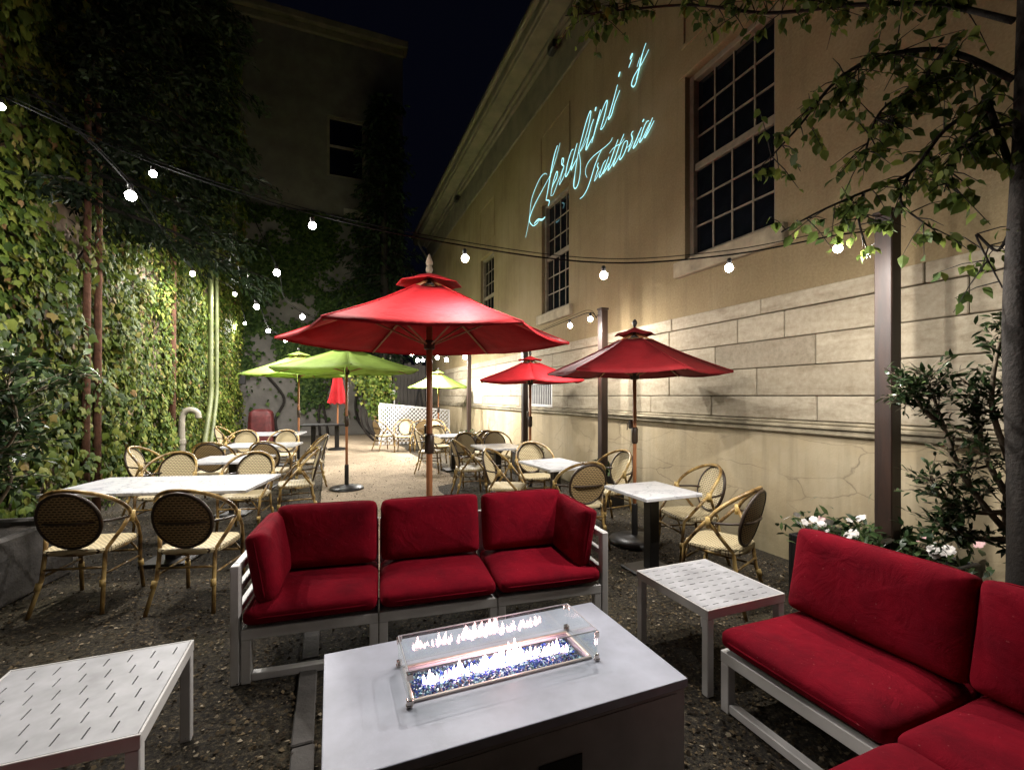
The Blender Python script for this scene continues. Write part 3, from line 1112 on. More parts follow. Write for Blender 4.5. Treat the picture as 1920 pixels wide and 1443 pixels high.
ivy = empty('climbing_ivy', (LX, 9, 0))
tag(ivy, 'thick green ivy climbing the wall on the left, brightly lit by the bulbs', 'ivy')
IO = (LX, 9, 0)
a1 = ivy_field(13000, 3.4, 8.0, .25, 6.5, ldens, keepout=lkeep)
ivy_build('foliage', a1, .105, ivy, nobj=280, leaf=LEAF_IVY, off=IO)
a2 = ivy_field(50000, 8.0, 19.0, .0, 6.5, ldens, keepout=lkeep)
ivy_build('foliage', a2, .095, ivy, off=IO)
a3 = ivy_field(22000, 3.0, 19.0, 6.5, 13.8, lambda y, z: max(.1, ldens(y, z)), keepout=lambda y, z: 17.6 < y < 18.3 and random.random() < .7)
ivy_build('foliage', a3, .14, ivy, off=IO)
for k in range(9):
    y = 4.3 + k * 1.55 + random.uniform(-.4, .4)
    pts = [(LX + .05, y, 0)]
    for j in range(1, 9):
        pts.append((LX + random.uniform(.03, .09), y + random.uniform(-.25, .25) * j * .5, j * .62))
    MB().tube(smooth_path([Vector(q) - Vector(IO) for q in pts], 3), [.028 - .0009 * i for i in range(25)], 6).build('stem', 'bark', ivy, True)

# two downpipes and the vent pipe on the ivy wall
def pipe(nm, pts, r, mat, label):
    c = Vector(pts[0])
    o = MB().tube(smooth_path([Vector(q) - c for q in pts], 5), r, 10).build(nm, mat, smooth=True)
    o.location = c
    return tag(o, label, 'pipe')


pipe('downpipe', [(-2.72, 12.2, 0), (-2.72, 12.35, .35), (-2.78, 13.3, 1.5), (-2.8, 13.4, 2.2), (-2.8, 13.4, 4.2), (-2.8, 13.4, 9.6), (-2.78, 13.3, 9.9), (-2.55, 13.0, 10.1), (-2.5, 12.9, 10.5)], .055, 'pipegreen',
     'pale downpipe nearest the camera, bent at its foot, in front of the ivy wall')
pipe('downpipe', [(-2.70, 12.75, 0), (-2.70, 12.9, .35), (-2.76, 13.8, 1.5), (-2.78, 13.95, 2.2), (-2.78, 13.95, 4.2), (-2.78, 13.95, 8.9), (-2.75, 13.9, 9.15), (-2.5, 13.6, 9.3), (-2.46, 13.55, 9.9)], .045, 'pipegreen',
     'thinner pale downpipe just beyond the bent one in front of the ivy wall')
vt = tag(empty('vent_pipe', (-2.95, 11.6, 0)), 'white hooked vent pipe standing before the ivy behind the chairs', 'pipe')
MB().tube(smooth_path([(0, 0, 0), (0, 0, .7), (0, 0, 1.12), (.05, .0, 1.26), (.17, .0, 1.30), (.28, .0, 1.24), (.30, 0, 1.12)], 5), .062, 12).build('pipe', 'pipewhite', vt, True)
MB().lathe([(.075, .58), (.078, .60), (.078, .66), (.075, .68)], 14).build('collar', 'pipewhite', vt)
# lantern box on the corner
lbx = tag(empty('wall_lantern', (-2.9, 18.2, 2.0)), 'small dark lantern box fixed at the far corner of the ivy wall', 'lantern')
MB().box(-.14, .14, -.1, .1, 0, .42, .02).build('housing', 'black', lbx)
MB().box(-.17, .17, -.13, .13, .423, .48, .02).build('cap', 'black', lbx)
MB().box(-.30, -.142, -.03, .03, .2, .25).build('bracket', 'black', lbx)

# ================================================================== REAR BUILDING
RY = 20.0
rb = tag(empty('rear_building', (0, RY, 0)), 'tall dim plastered building closing the yard at the back', 'building')
mb = MB()
grid_panel(mb, [-9, -.15, 1.35, 2.9], [0, 10.6, 13.1, 16.2], lambda x, z: -.15 < x < 1.35 and 10.6 < z < 13.1, 0, .4, lambda a, b, h: (a, .4 - h, b))
mb.build('wall', 'rearwall', rb)
mb = MB()
mb.box(-.147, -.04, .06, .2, 10.603, 13.097); mb.box(1.24, 1.347, .06, .2, 10.603, 13.097)
mb.box(-.038, 1.238, .06, .2, 13.0, 13.097); mb.box(-.038, 1.238, .06, .2, 11.85, 11.93); mb.box(-.038, 1.238, .06, .2, 10.603, 10.7)
win = mb.build('window', 'cornice', rb)
MB().box(-.037, 1.237, .14, .15, 10.7, 11.85).build('pane', 'pane', win)
MB().box(-.037, 1.237, .14, .15, 11.93, 13.0).build('pane', 'pane', win)
mb = MB().box(-9, 2.93, -.12, .41, 16.203, 16.5, .03).box(-9, 3.1, -.3, .41, 16.503, 16.8, .03)
mb.build('cornice', 'cornice', rb)
MB().box(.5, 2.92, -.06, .05, 8.9, 9.35, .02).build('stone_band', 'pipewhite', rb)
MB().box(2.5, 2.9, .402, 8, 0, 16.2).build('side_wall', 'rearwall', rb)
# vines on the rear wall
rv = tag(empty('wall_vine', (-.5, RY, 0)), 'dark leafy vines spreading across the rear wall above the far tables', 'vine')


def rdens(x, z):
    d = .25 + 1.3 * noise.noise(Vector((x * .7, z * .7, 21))) + .5 * noise.noise(Vector((x * 2, z * 2, 24)))
    if z < 2.0:
        d -= .55 * (2.0 - z)
    return max(0.01, min(1, d + (.35 if z > 2.4 else 0)))


ar = ivy_field(15000, -3.4, 2.7, .4, 9.0, rdens, .45)
ivy_build('foliage', ar, .15, rv, axis='y', sgn=-1, base=RY, off=(-.5, RY, 0), mat='vine')
for (xs_, pts) in enumerate([[(-1.9, .0), (-2.0, .7), (-1.7, 1.5), (-2.3, 2.4)], [(-.4, 0), (-.45, .9), (-.3, 1.5), (.2, 2.6)],
                             [(-.1, 0), (-.25, 1.0), (-.5, 1.9), (-1.1, 2.5)], [(1.5, 0), (1.1, .5), (.95, 1.2), (1.1, 2.2)]]):
    MB().tube(smooth_path([(x + .5, -.1, z) for x, z in pts], 6), .05, 7).build('stem', 'bark', rv, True)
# dark conifers
def conifer(label, loc, z0, z1, R, sy, nb, per, bark, side=0.0, rt=.22, trunks=((0, 0),), size=(.14, .34)):
    """crown between z0 and z1; side pushes the branches towards +x"""
    t = tag(empty('conifer_tree', loc), label, 'tree', 'dark conifers around the yard')
    for (tx, ty) in trunks:
        MB().tube([(tx, ty, 0), (tx + .03, ty, z1 * .35), (tx * .5, ty * .5, z1 * .7), (0, 0, z1)], [rt, rt * .8, rt * .5, .02], 9).build('trunk', bark, t, True)
    pos, dr, nr = [], [], []
    br = MB()
    for k in range(nb):
        z = z0 + (z1 - z0) * (k / nb) ** .9
        az = k * 2.4 + random.uniform(-.3, .3)
        L = (R * (1 - (z - z0) / (z1 - z0 + 1.5)) + .35) * random.uniform(.5, 1.1)
        d = Vector((math.cos(az), math.sin(az) * sy, -.12))
        if side:
            d.x = abs(d.x) * side if d.x > 0 else d.x * .25
        p0 = Vector((0, 0, z))
        p1 = p0 + d * L + Vector((0, 0, -.18 * L))
        br.tube([p0, (p0 + p1) / 2 + Vector((0, 0, .06)), p1], [.03, .02, .008], 5)
        for j in range(per):
            q_ = random.uniform(.15, 1.05)
            q = p0 + (p1 - p0) * q_ + Vector((random.gauss(0, .09), random.gauss(0, .09), random.gauss(-.07, .08)))
            pos.append(q); dr.append(d + Vector((random.gauss(0, .7), random.gauss(0, .7), random.gauss(-.6, .5))))
            nr.append((random.gauss(0, .4), random.gauss(0, .4), 1))
    tag(br.build('branches', 'bark', t), kind='stuff')
    tag(leaf_cloud('crown', LEAF_LONG, 'needle', np.array(pos), np.array(dr), np.array(nr), np.random.uniform(*size, len(pos)), t), kind='stuff')
    return t


conifer('dark conifer silhouetted against the tall rear building', (2.0, 18.9, 0), 3.2, 13.8, 1.9, .45, 120, 60, 'bark')
conifer('dark conifer with two reddish trunks rising out of the ivy on the left', (-2.98, 7.75, 0), 4.2, 12.5, 1.9, 1.0, 150, 230, 'cedarbark', .85, .048, ((-.02, -.13), (.0, .13)), (.07, .17))
conifer('dark conifer hanging over the downpipes at the far end of the ivy wall', (-3.05, 11.3, 0), 4.7, 14.5, 2.1, 1.0, 150, 200, 'cedarbark', .95, .07, ((0, 0),), (.09, .20))

# ivy column by the lattice
gv = tag(empty('hanging_vine', (1.15, 16.6, 0)), 'bright green hanging vine on curved stems left of the white lattice', 'vine')
MB().tube(smooth_path([(.55, 0, 0), (.2, 0, .3), (.0, 0, .8), (.05, .1, 1.6), (.2, .1, 2.4)], 6), .045, 7).build('stem', 'bark', gv, True)
MB().tube(smooth_path([(.3, .1, 0), (-.05, 0, .4), (-.2, 0, 1.0), (-.1, .1, 1.8), (.1, .1, 2.5)], 6), .04, 7).build('stem', 'bark', gv, True)
n = 2600
z = np.random.beta(2.4, 1.5, n) * 2.5 + .45
w = np.interp(z, [.4, 1.0, 1.8, 2.6, 3.0], [.12, .25, .5, .6, .35])
x = np.random.normal(.35, 1, n) * w * .55 + np.interp(z, [.4, 1.4, 3.0], [.45, .35, -.1])
pos = np.stack([x, np.random.normal(0, .22, n), z], 1)
dr = np.stack([np.random.normal(0, .6, n), np.random.normal(-.3, .5, n), np.random.normal(-.8, .3, n)], 1)
nr = np.stack([np.random.normal(0, .5, n), np.random.normal(-1, .4, n), np.random.normal(.4, .4, n)], 1)
tag(leaf_cloud('foliage', LEAF_IVY2, 'ivy', pos, dr, nr, np.random.uniform(.09, .15, n), gv), kind='stuff')

# wooden gate closing the alley, sign boards
gt = tag(empty('plank_gate', (2.9, 18.6, 0)), 'dark wooden plank gate closing the alley behind the lattice', 'gate')
for k in range(9):
    MB().box(-.068, .068, -.012, .012, 0, 2.9 + .06 * math.sin(k * 2.1), .004).build('plank', 'plankwood', gt).location = (-.72 + k * .145 + .2, 0, 0)
MB().box(-.6, .72, .013, .05, .5, .62).build('rail', 'plankwood', gt)
MB().box(-.6, .72, .013, .05, 2.3, 2.42).build('rail', 'plankwood', gt)
MB().tube([(-.68, -.05, 0), (-.68, -.05, 3.2)], .045, 8).build('post', 'pipewhite', gt)
sb = tag(empty('notice_board', (2.05, 18.0, 0)), 'small white framed notice board on two posts behind the lattice', 'sign')
MB().box(-.28, .28, -.02, .02, 1.55, 1.82, .006).build('board', 'whiteboard', sb)
MB().box(-.26, -.22, -.015, .015, 0, 1.548).build('post', 'whiteboard', sb)
MB().box(.22, .26, -.015, .015, 0, 1.548).build('post', 'whiteboard', sb)
af = tag(empty('folding_easel', (3.05, 16.9, 0)), 'black folding A-frame easel standing behind the lattice', 'easel')
for s in (-1, 1):
    MB().tube([(s * .35, 0, 0), (0, 0, 1.95)], .035, 4).build('leg', 'black', af)
MB().box(-.2, .2, -.02, .02, .9, .96).build('rail', 'black', af)

# ================================================================== LATTICE
A = Vector((1.46, 15.1, 0)); B = Vector((3.78, 15.35, 0))
lt = tag(empty('lattice_screen', A, math.atan2(B.y - A.y, B.x - A.x)), 'white diagonal lattice screen with sloping top behind stacked chairs', 'screen')
LW = (B - A).length


def clip_line(c, s):
    """the line x*s + z = c clipped to the screen"""
    pts = []
    top = lambda x: 1.34 - .24 * x / LW
    N_ = 400
    inside = [(x, c - s * x) for x in [LW * i / N_ for i in range(N_ + 1)] if .03 < c - s * x < top(x)]
    return (inside[0], inside[-1]) if len(inside) > 4 else None


for s in (-1, 1):
    c = -LW if s == -1 else .05
    while c < LW + 1.4:
        seg = clip_line(c, s)
        if seg:
            (xa, za), (xb, zb) = seg
            L = math.hypot(xb - xa, zb - za)
            sl = MB().box(-L / 2, L / 2, -.004, .004, -.02, .02)
            o = sl.build('slat', 'lattice', lt)
            o.location = ((xa + xb) / 2, .009 * s, (za + zb) / 2)
            o.rotation_euler = (0, -math.atan2(zb - za, xb - xa), 0)
        c += .135
mb = MB().add([(0, -.025, 1.32), (LW, -.025, 1.08), (LW, .025, 1.08), (0, .025, 1.32), (0, -.025, 1.37), (LW, -.025, 1.13), (LW, .025, 1.13), (0, .025, 1.37)],
              [(0, 1, 2, 3), (7, 6, 5, 4), (0, 4, 5, 1), (3, 2, 6, 7), (0, 3, 7, 4), (1, 5, 6, 2)])
mb.build('top_rail', 'lattice', lt)
MB().box(-.03, .02, -.025, .025, 0, 1.31).build('post', 'lattice', lt)
MB().box(LW, LW + .04, -.025, .025, 0, 1.12).build('post', 'lattice', lt)

# ================================================================== POSTS WITH PLANTERS
def cluster_leaves(n, cx, sx, sy, sz):
    p = np.stack([np.random.normal(cx[0], sx, n), np.random.normal(cx[1], sy, n), cx[2] + np.abs(np.random.normal(0, sz, n))], 1)
    d = np.stack([np.random.normal(0, .8, n), np.random.normal(0, .8, n), np.random.normal(.4, .5, n)], 1)
    u = np.stack([np.random.normal(0, .5, n), np.random.normal(0, .5, n), np.ones(n)], 1)
    return p, d, u


petal = MB()
for k in range(5):
    a = 2 * PI * k / 5
    ca, sa = math.cos(a), math.sin(a)
    q = [(0, 0, 0), (-.5, .55, .18), (-.32, 1.0, .10), (.32, 1.0, .10), (.5, .55, .18)]
    petal.add([(x * ca - y * sa, x * sa + y * ca, z) for x, y, z in q], [(0, 4, 3, 2, 1)])
PET_W = petal.mesh('flower', 'petal'); PET_P = petal.mesh('flower', 'pinkpetal')


def planter(loc, sx, sy, h, label, nfl, big):
    t = tag(empty('flower_planter', loc), label, 'planter', 'black planters at the foot of the posts')
    b = MB()
    b.box(-sx, sx, -sy, -sy + .03, 0, h, .006); b.box(-sx, sx, sy - .03, sy, 0, h, .006)
    b.box(-sx, -sx + .03, -sy + .031, sy - .031, 0, h, .006); b.box(sx - .03, sx, -sy + .031, sy - .031, 0, h, .006)
    b.build('box', 'blackbox', t)
    MB().box(-sx + .032, sx - .032, -sy + .032, sy - .032, .02, h - .05).build('soil', 'soil', t)
    p, d, u = cluster_leaves(900 if big else 260, (0, 0, h - .06), sx * .55, sy * .55, .09)
    tag(leaf_cloud('foliage', LEAF_LONG, 'shrub', p, d, u, np.random.uniform(.05, .12, len(p)), t), kind='stuff')
    for k in range(nfl):
        fx, fy = random.uniform(-sx, sx) * 1.05, random.uniform(-sy, sy) * 1.05
        fl = inst('flower', PET_P if random.random() < .2 else PET_W, t, (fx, fy, h + random.uniform(.02, .15)),
                  (random.uniform(-.9, .9), random.uniform(-.9, .9), random.uniform(0, 6)), random.uniform(.026, .046))
    return t


posts = [(3.62, 1.97), (3.72, 5.70), (3.70, 8.55), (3.66, 12.45)]
plab = ['black box planter full of white flowers around the nearest wooden post', 'black planter at the post behind the second table',
        'small black planter at the post behind the far red umbrella', 'small planter at the farthest wooden post']
pl_lab = ['nearest tall dark wooden post rising from the flower planter', 'wooden post carrying the string lights behind the right red umbrella',
          'dark wooden post beside the pole of the far red umbrella', 'farthest wooden post near the small green umbrella']
for i, (x, y) in enumerate(posts):
    po = tag(empty('light_post', (x, y, 0)), pl_lab[i], 'post', 'wooden posts along the wall')
    MB().box(-.055, .055, -.055, .055, .16, 2.86, .006).build('timber', 'postwood', po)
    MB().box(-.065, .065, -.065, .065, 2.863, 2.89, .006).build('cap', 'postwood', po)
    MB().tube([(-.06, 0, 2.78), (-.10, 0, 2.78), (-.11, 0, 2.74)], .006, 6).build('hook', 'black', po)
    if i == 0:
        planter((x, y + .08, 0), .27, .46, .52, plab[i], 46, True)
    else:
        planter((x, y, 0), .22, .22, .46, plab[i], 8, False)

# ================================================================== UMBRELLAS
def umbrella(name, label, x, y, R, zr, zp, n, rot, mat, base=True, finial='ball', pole='polewood', strap=False, pole_r=.022, group='open umbrellas', vent=True):
    t = tag(empty(name, (x, y, 0)), label, 'umbrella', group)
    H = zp - zr
    rv_ = .17 if vent else 0.0
    cv = MB()

    def pt(rho, i, f):
        a0 = rot + 2 * PI * i / n; a1 = rot + 2 * PI * (i + 1) / n
        c = Vector((math.cos(a0), math.sin(a0), 0)) * (1 - f) + Vector((math.cos(a1), math.sin(a1), 0)) * f
        sag = 4 * f * (1 - f)
        z = zr + H * (1 - rho) - .05 * H * math.sin(PI * rho) - .055 * sag * rho * (1 - .45 * rho)
        z += .01 * H
        return c * (R * rho) * (1 - .02 * sag) + Vector((0, 0, z))
    kr, kf = 8, 4
    idx = {}
    vs, fs = [], []
    for i in range(n):
        for j in range(kr + 1):
            for k in range(kf + 1):
                rho = rv_ + (1 - rv_) * j / kr if vent else max(.02, j / kr)
                idx[(i, j, k)] = len(vs)
                vs.append(pt(rho, i, k / kf))
        for j in range(kr):
            for k in range(kf):
                fs.append((idx[(i, j, k)], idx[(i, j + 1, k)], idx[(i, j + 1, k + 1)], idx[(i, j, k + 1)]))
    cv.add(vs, fs)
    c = cv.build('canopy', mat, t, True)
    sm = c.modifiers.new('thick', 'SOLIDIFY'); sm.thickness = .004; sm.offset = -1
    # hem hanging at the rim
    hm = MB()
    vs, fs = [], []
    for i in range(n):
        for k in range(kf):
            p = pt(1.0, i, k / kf)
            vs += [p + Vector((0, 0, -.002)), p * 1.0 + Vector((0, 0, -.014))]
    m_ = len(vs) // 2
    for i in range(m_):
        b = (i + 1) % m_
        fs.append((2 * i, 2 * i + 1, 2 * b + 1, 2 * b))
    hm.add(vs, fs)
    h_ = hm.build('hem', mat, t)
    sm = h_.modifiers.new('thick', 'SOLIDIFY'); sm.thickness = .003
    if vent:
        vc = MB()
        vs, fs = [Vector((0, 0, zp + .05))], []
        for i in range(n):
            for k in range(2):
                f = k / 2
                a = rot + 2 * PI * (i + f) / n
                rr = R * .225 * (1 if k == 0 else .93)
                up_ = .0 if k == 0 else .022
                vs.append(Vector((math.cos(a) * rr * .5, math.sin(a) * rr * .5, zp - H * .03 + .02)))
                vs.append(Vector((math.cos(a) * rr, math.sin(a) * rr, zp - H * .20 + .045 + up_)))
        q = 2 * n
        for i in range(q):
            a, b = 1 + 2 * i, 1 + 2 * ((i + 1) % q)
            fs += [(0, a, b), (a, a + 1, b + 1, b)]
        vc.add(vs, fs)
        v_ = vc.build('vent', mat, t, False)
        sm = v_.modifiers.new('thick', 'SOLIDIFY'); sm.thickness = .004
    # ribs, stretchers, hub
    zh = zr + .02
    for i in range(n):
        a = rot + 2 * PI * i / n
        d = Vector((math.cos(a), math.sin(a), 0))
        top = Vector((0, 0, zp - .02)); tip = d * R * .985 + Vector((0, 0, zr - .012))
        q1 = top.lerp(tip, .5) + Vector((0, 0, -.05 * H - .006))
        rb_ = MB().tube([top + d * .03, q1, tip], [.011, .011, .008], 6).build('rib', pole, t)
        sm_ = MB().tube([pt(rv_ + (1 - rv_) * q_ / 8, i, 0) + Vector((0, 0, .002)) for q_ in range(9)], .0045, 5).build('seam', mat, t)
        MB().tube([d * .04 + Vector((0, 0, zh - .10 * H)), q1 + Vector((0, 0, -.01))], .008, 6).build('strut', pole, rb_)
    MB().lathe([(.03, -.05), (.05, -.04), (.05, .03), (.03, .04)], 12, (0, 0, zh - .10 * H)).build('hub', 'darkcane', t)
    MB().lathe([(.02, -.06), (.045, -.05), (.045, .0), (.02, .01)], 12, (0, 0, zp - .01)).build('crown_hub', 'darkcane', t)
    MB().tube([(0, 0, .06), (0, 0, 1.0), (0, 0, zp)], pole_r, 12).build('pole', pole, t, True)
    MB().lathe([(pole_r + .004, 0), (pole_r + .016, .02), (pole_r + .016, .16), (pole_r + .004, .18)], 12, (0, 0, 1.08)).build('joint', 'darkcane' if pole == 'polewood' else 'black', t, True)
    ck = MB().box(-.035, .035, pole_r, .075, 1.24, 1.34, .01).tube([(0, .07, 1.29), (0, .13, 1.29), (.0, .135, 1.22)], .007, 6)
    ck.build('crank', 'darkcane', t)
    if finial == 'ball':
        MB().lathe([(.008, 0), (.018, .02), (.026, .045), (.026, .06), (.016, .08), (.006, .09)], 12, (0, 0, zp + .045)).build('finial', 'black', t, True)
    else:
        MB().lathe([(.012, 0), (.024, .012), (.034, .035), (.026, .06), (.015, .07), (.030, .082), (.033, .095), (.024, .125), (.012, .16), (.003, .18)], 12, (0, 0, zp + .045)).build('finial', 'palebark', t, True)
    if base:
        MB().lathe([(.27, 0), (.28, .02), (.27, .05), (.16, .075), (.06, .085), (.05, .09)], 28).build('base', 'black', t, True)
        MB().lathe([(.034, .08), (.034, .42), (.030, .43)], 14).build('base_tube', 'black', t)
    if strap:
        d = (Vector((0, 0, 0)) - Vector((x, y, 0))).normalized()
        c = d * R * .80
        sp = MB().tube(smooth_path([c + Vector((.03, 0, zr + .16 * H)), c + d * .12 + Vector((.06, 0, zr + .12 * H)), c + d * .20 * R + Vector((-.02, 0, zr - .02)), c + d * .22 * R + Vector((-.02, 0, zr - .20))], 4), .008, 5)
        sp.build('tie_strap', mat, t)
    return t


u = P(805, 742, 4.1)
umbrella('red_umbrella', 'largest bright red umbrella with a pale carved finial, behind the red sofa', u.x, u.y, 1.31, 2.10, 2.66, 6, math.radians(47.4), 'red', True, 'carved', pole_r=.028)
u = P(1190, 742, 4.95)
umbrella('red_umbrella', 'red umbrella, its canopy darkened for shade, near the stone wall over the nearest right-hand table', u.x, u.y, .98, 1.85, 2.30, 6, math.radians(20), 'shadedred', True, pole_r=.02)
u = P(994, 742, 7.6)
umbrella('red_umbrella', 'smaller red umbrella beyond, beside the barred basement window', u.x, u.y, .95, 1.85, 2.22, 6, math.radians(10), 'red', True)
u = P(650, 742, 7.73)
umbrella('green_umbrella', 'large lime green umbrella on the round black base beside the path', u.x, u.y, 1.28, 2.03, 2.44, 6, math.radians(30), 'green', True, strap=True)
u = P(560, 742, 10.9)
umbrella('green_umbrella', 'lime green umbrella partly hidden behind the large green one', u.x, u.y, 1.25, 2.10, 2.62, 6, math.radians(15), 'green', True, strap=True)
u = P(822, 742, 14.0)
umbrella('green_umbrella', 'small lime green umbrella farthest back by the white lattice', u.x, u.y, .95, 1.86, 2.34, 8, math.radians(22), 'green', True, strap=True)
# closed red umbrella standing in the black table
u = P(633, 742, 13.4)
cu = tag(empty('closed_umbrella', (u.x, u.y, 0)), 'closed red umbrella folded on its pole above the black far table', 'umbrella')
vs, fs = [], []
n = 32
prof = [(.03, 2.42), (.07, 2.32), (.12, 2.1), (.16, 1.8), (.20, 1.55), (.24, 1.38)]
for (r, z) in prof:
    for j in range(n):
        a = 2 * PI * j / n
        rr = r * (1 + .22 * math.cos(8 * a) * (r / .24))
        vs.append((rr * math.cos(a), rr * math.sin(a), z + (.03 * math.cos(8 * a) if r > .22 else 0)))
for i in range(len(prof) - 1):
    for j in range(n):
        fs.append((i * n + j, (i + 1) * n + j, (i + 1) * n + (j + 1) % n, i * n + (j + 1) % n))
fs.append(tuple(range(n)))
MB().add(vs, fs).build('canopy', 'red', cu, True)
MB().tube([(0, 0, .05), (0, 0, 2.5)], .022, 10).build('pole', 'polewood', cu)
MB().lathe([(.28, 0), (.27, .05), (.06, .09), (.035, .1), (.035, .4)], 20).build('base', 'black', cu)

# ================================================================== TABLES
def cafe_table(loc, rz, sx, sy, label, group, two=False):
    t = tag(empty('cafe_table', (*loc, 0), rz), label, 'table', group)
    MB().box(-sx / 2, sx / 2, -sy / 2, sy / 2, .722, .752, .004).build('tabletop', 'marble', t)
    xs_ = (-sx * .28, sx * .28) if two else (0,)
    for x in xs_:
        MB().box(x - .05, x + .05, -.05, .05, .035, .715, .006).build('pedestal', 'black', t)
        MB().box(x - .2, x + .2, -.2, .2, 0, .033, .01).build('foot', 'black', t)
        MB().box(x - .14, x + .14, -.14, .14, .7155, .7215).build('plate', 'black', t)
    return t


GL, GR = 'marble tables on the left', 'marble tables along the right wall'
cafe_table((-1.42, 5.32), math.radians(-14), 1.68, .86, 'long white marble table nearest on the left with two brown-backed chairs before it', GL)
cafe_table((-1.22, 7.12), math.radians(-10), .86, .72, 'second white marble table on the left, just behind the long one', GL)
cafe_table((-1.10, 8.95), math.radians(-10), 1.15, .72, 'third white marble table on the left, between facing chairs', GL)
cafe_table((-1.15, 11.6), math.radians(-8), 1.12, .9, 'farthest white marble table on the left beyond the cream chairs', GL)
cafe_table((2.71, 3.36), 0, .60, .62, 'nearest square marble table on the right beside the stone wall', GR)
cafe_table((2.63, 5.10), math.radians(4), .64, .82, 'second marble table on the right with chairs on all sides', GR)
cafe_table((2.62, 7.20), 0, .72, .80, 'third marble table on the right, under the far red umbrella', GR)
cafe_table((2.45, 9.55), 0, .70, .70, 'fourth marble table on the right, farthest along the wall', GR)
bt = tag(empty('black_table', (P(610, 742, 13.3).x, P(610, 742, 13.3).y, 0), -.1), 'black table with a dark base far back below the closed umbrella', 'table')
MB().box(-.62, .62, -.38, .38, .74, .78, .005).build('tabletop', 'black', bt)
for s in (-1, 1):
    MB().box(s * .32 - .06, s * .32 + .06, -.06, .06, .03, .738).build('pedestal', 'black', bt)
    MB().box(s * .32 - .2, s * .32 + .2, -.2, .2, 0, .029).build('foot', 'black', bt)

# ================================================================== BISTRO CHAIRS
def weave_disc(w, h, y_of, z0, n=28, rings=3, flip=False, mat='weave', off=0.0):
    """oval woven panel, UV in metres"""
    vs, uv = [(0, 0)], None
    pts2 = [(0.0, 0.0)]
    for r in range(1, rings + 1):
        for j in range(n):
            a = 2 * PI * j / n
            pts2.append((w * r / rings * math.cos(a), h * r / rings * math.sin(a)))
    fs = [(0, 1 + j, 1 + (j + 1) % n) for j in range(n)]
    for r in range(1, rings):
        for j in range(n):
            a = 1 + (r - 1) * n + j; b = 1 + (r - 1) * n + (j + 1) % n
            fs.append((a, a + n, b + n, b))
    if flip:
        fs = [f[::-1] for f in fs]
    V = [(x, y_of(x, z0 + z) + off, z0 + z) for x, z in pts2]
    me = bpy.data.meshes.new('weave')
    me.from_pydata(V, [], fs)
    ul = me.uv_layers.new(name='UV')
    for lp in me.loops:
        ul.data[lp.index].uv = (pts2[lp.vertex_index][0] + .5, pts2[lp.vertex_index][1] + .5)
    me.materials.append(M[mat])
    return me


def seat_mesh():
    n = 40
    out = []
    for j in range(n):
        a = 2 * PI * j / n
        c, s = math.cos(a), math.sin(a)
        e = .42
        out.append((.225 * math.copysign(abs(c) ** e, c), .215 * math.copysign(abs(s) ** e, s)))
    V, U = [], []
    prof = [(1.0, .425), (1.02, .445), (.99, .460), (.7, .462), (.35, .456)]
    for (k, z) in prof:
        for (x, y) in out:
            V.append((x * k, y * k, z)); U.append((x * k + .5, y * k + .5))
    V.append((0, 0, .454)); U.append((.5, .5))
    F = []
    for i in range(len(prof) - 1):
        for j in range(n):
            F.append((i * n + j, i * n + (j + 1) % n, (i + 1) * n + (j + 1) % n, (i + 1) * n + j))
    l = (len(prof) - 1) * n
    F += [(l + j, l + (j + 1) % n, len(V) - 1) for j in range(n)]
    F.append(tuple(range(n))[::-1])
    me = bpy.data.meshes.new('seat')
    me.from_pydata(V, [], F)
    ul = me.uv_layers.new(name='UV')
    for lp in me.loops:
        ul.data[lp.index].uv = U[lp.vertex_index]
    me.materials.append(M['weave'])
    return me


def yback(x, z):
    return -.185 - (z - .47) * .26 + .35 * x * x


CH = {}
CH['seat'] = seat_mesh()
CH['back_in'] = weave_disc(.198, .205, yback, .682, flip=True, mat='weave')
CH['back_out'] = weave_disc(.200, .207, yback, .682, mat='weaveback', off=-.016)
rim = [(.203 * math.cos(a), yback(.203 * math.cos(a), .682 + .210 * math.sin(a)) - .008, .682 + .210 * math.sin(a)) for a in [2 * PI * k / 28 for k in range(28)]]
CH['rim'] = MB().tube(rim, .014, 8, closed=True).mesh('back_rim', 'darkcane', True)
node = Vector((.285, -.03, .665))
hoop = []
for k in range(25):
    a = PI * k / 24
    x = .285 * math.cos(a)
    hoop.append((x, -.03 - .255 * math.sin(a) ** 1.2, .665 + .245 * math.sin(a) ** .8))
CH['hoop'] = MB().tube(hoop, .0155, 8).mesh('hoop', 'bamboo', True)
bar = smooth_path([(-.285, -.035, .660), (-.24, -.17, .665), (-.12, -.262, .668), (0, -.272, .668), (.12, -.262, .668), (.24, -.17, .665), (.285, -.035, .660)], 5)
CH['bar'] = MB().tube(bar, .010, 7).mesh('back_bar', 'darkcane', True)
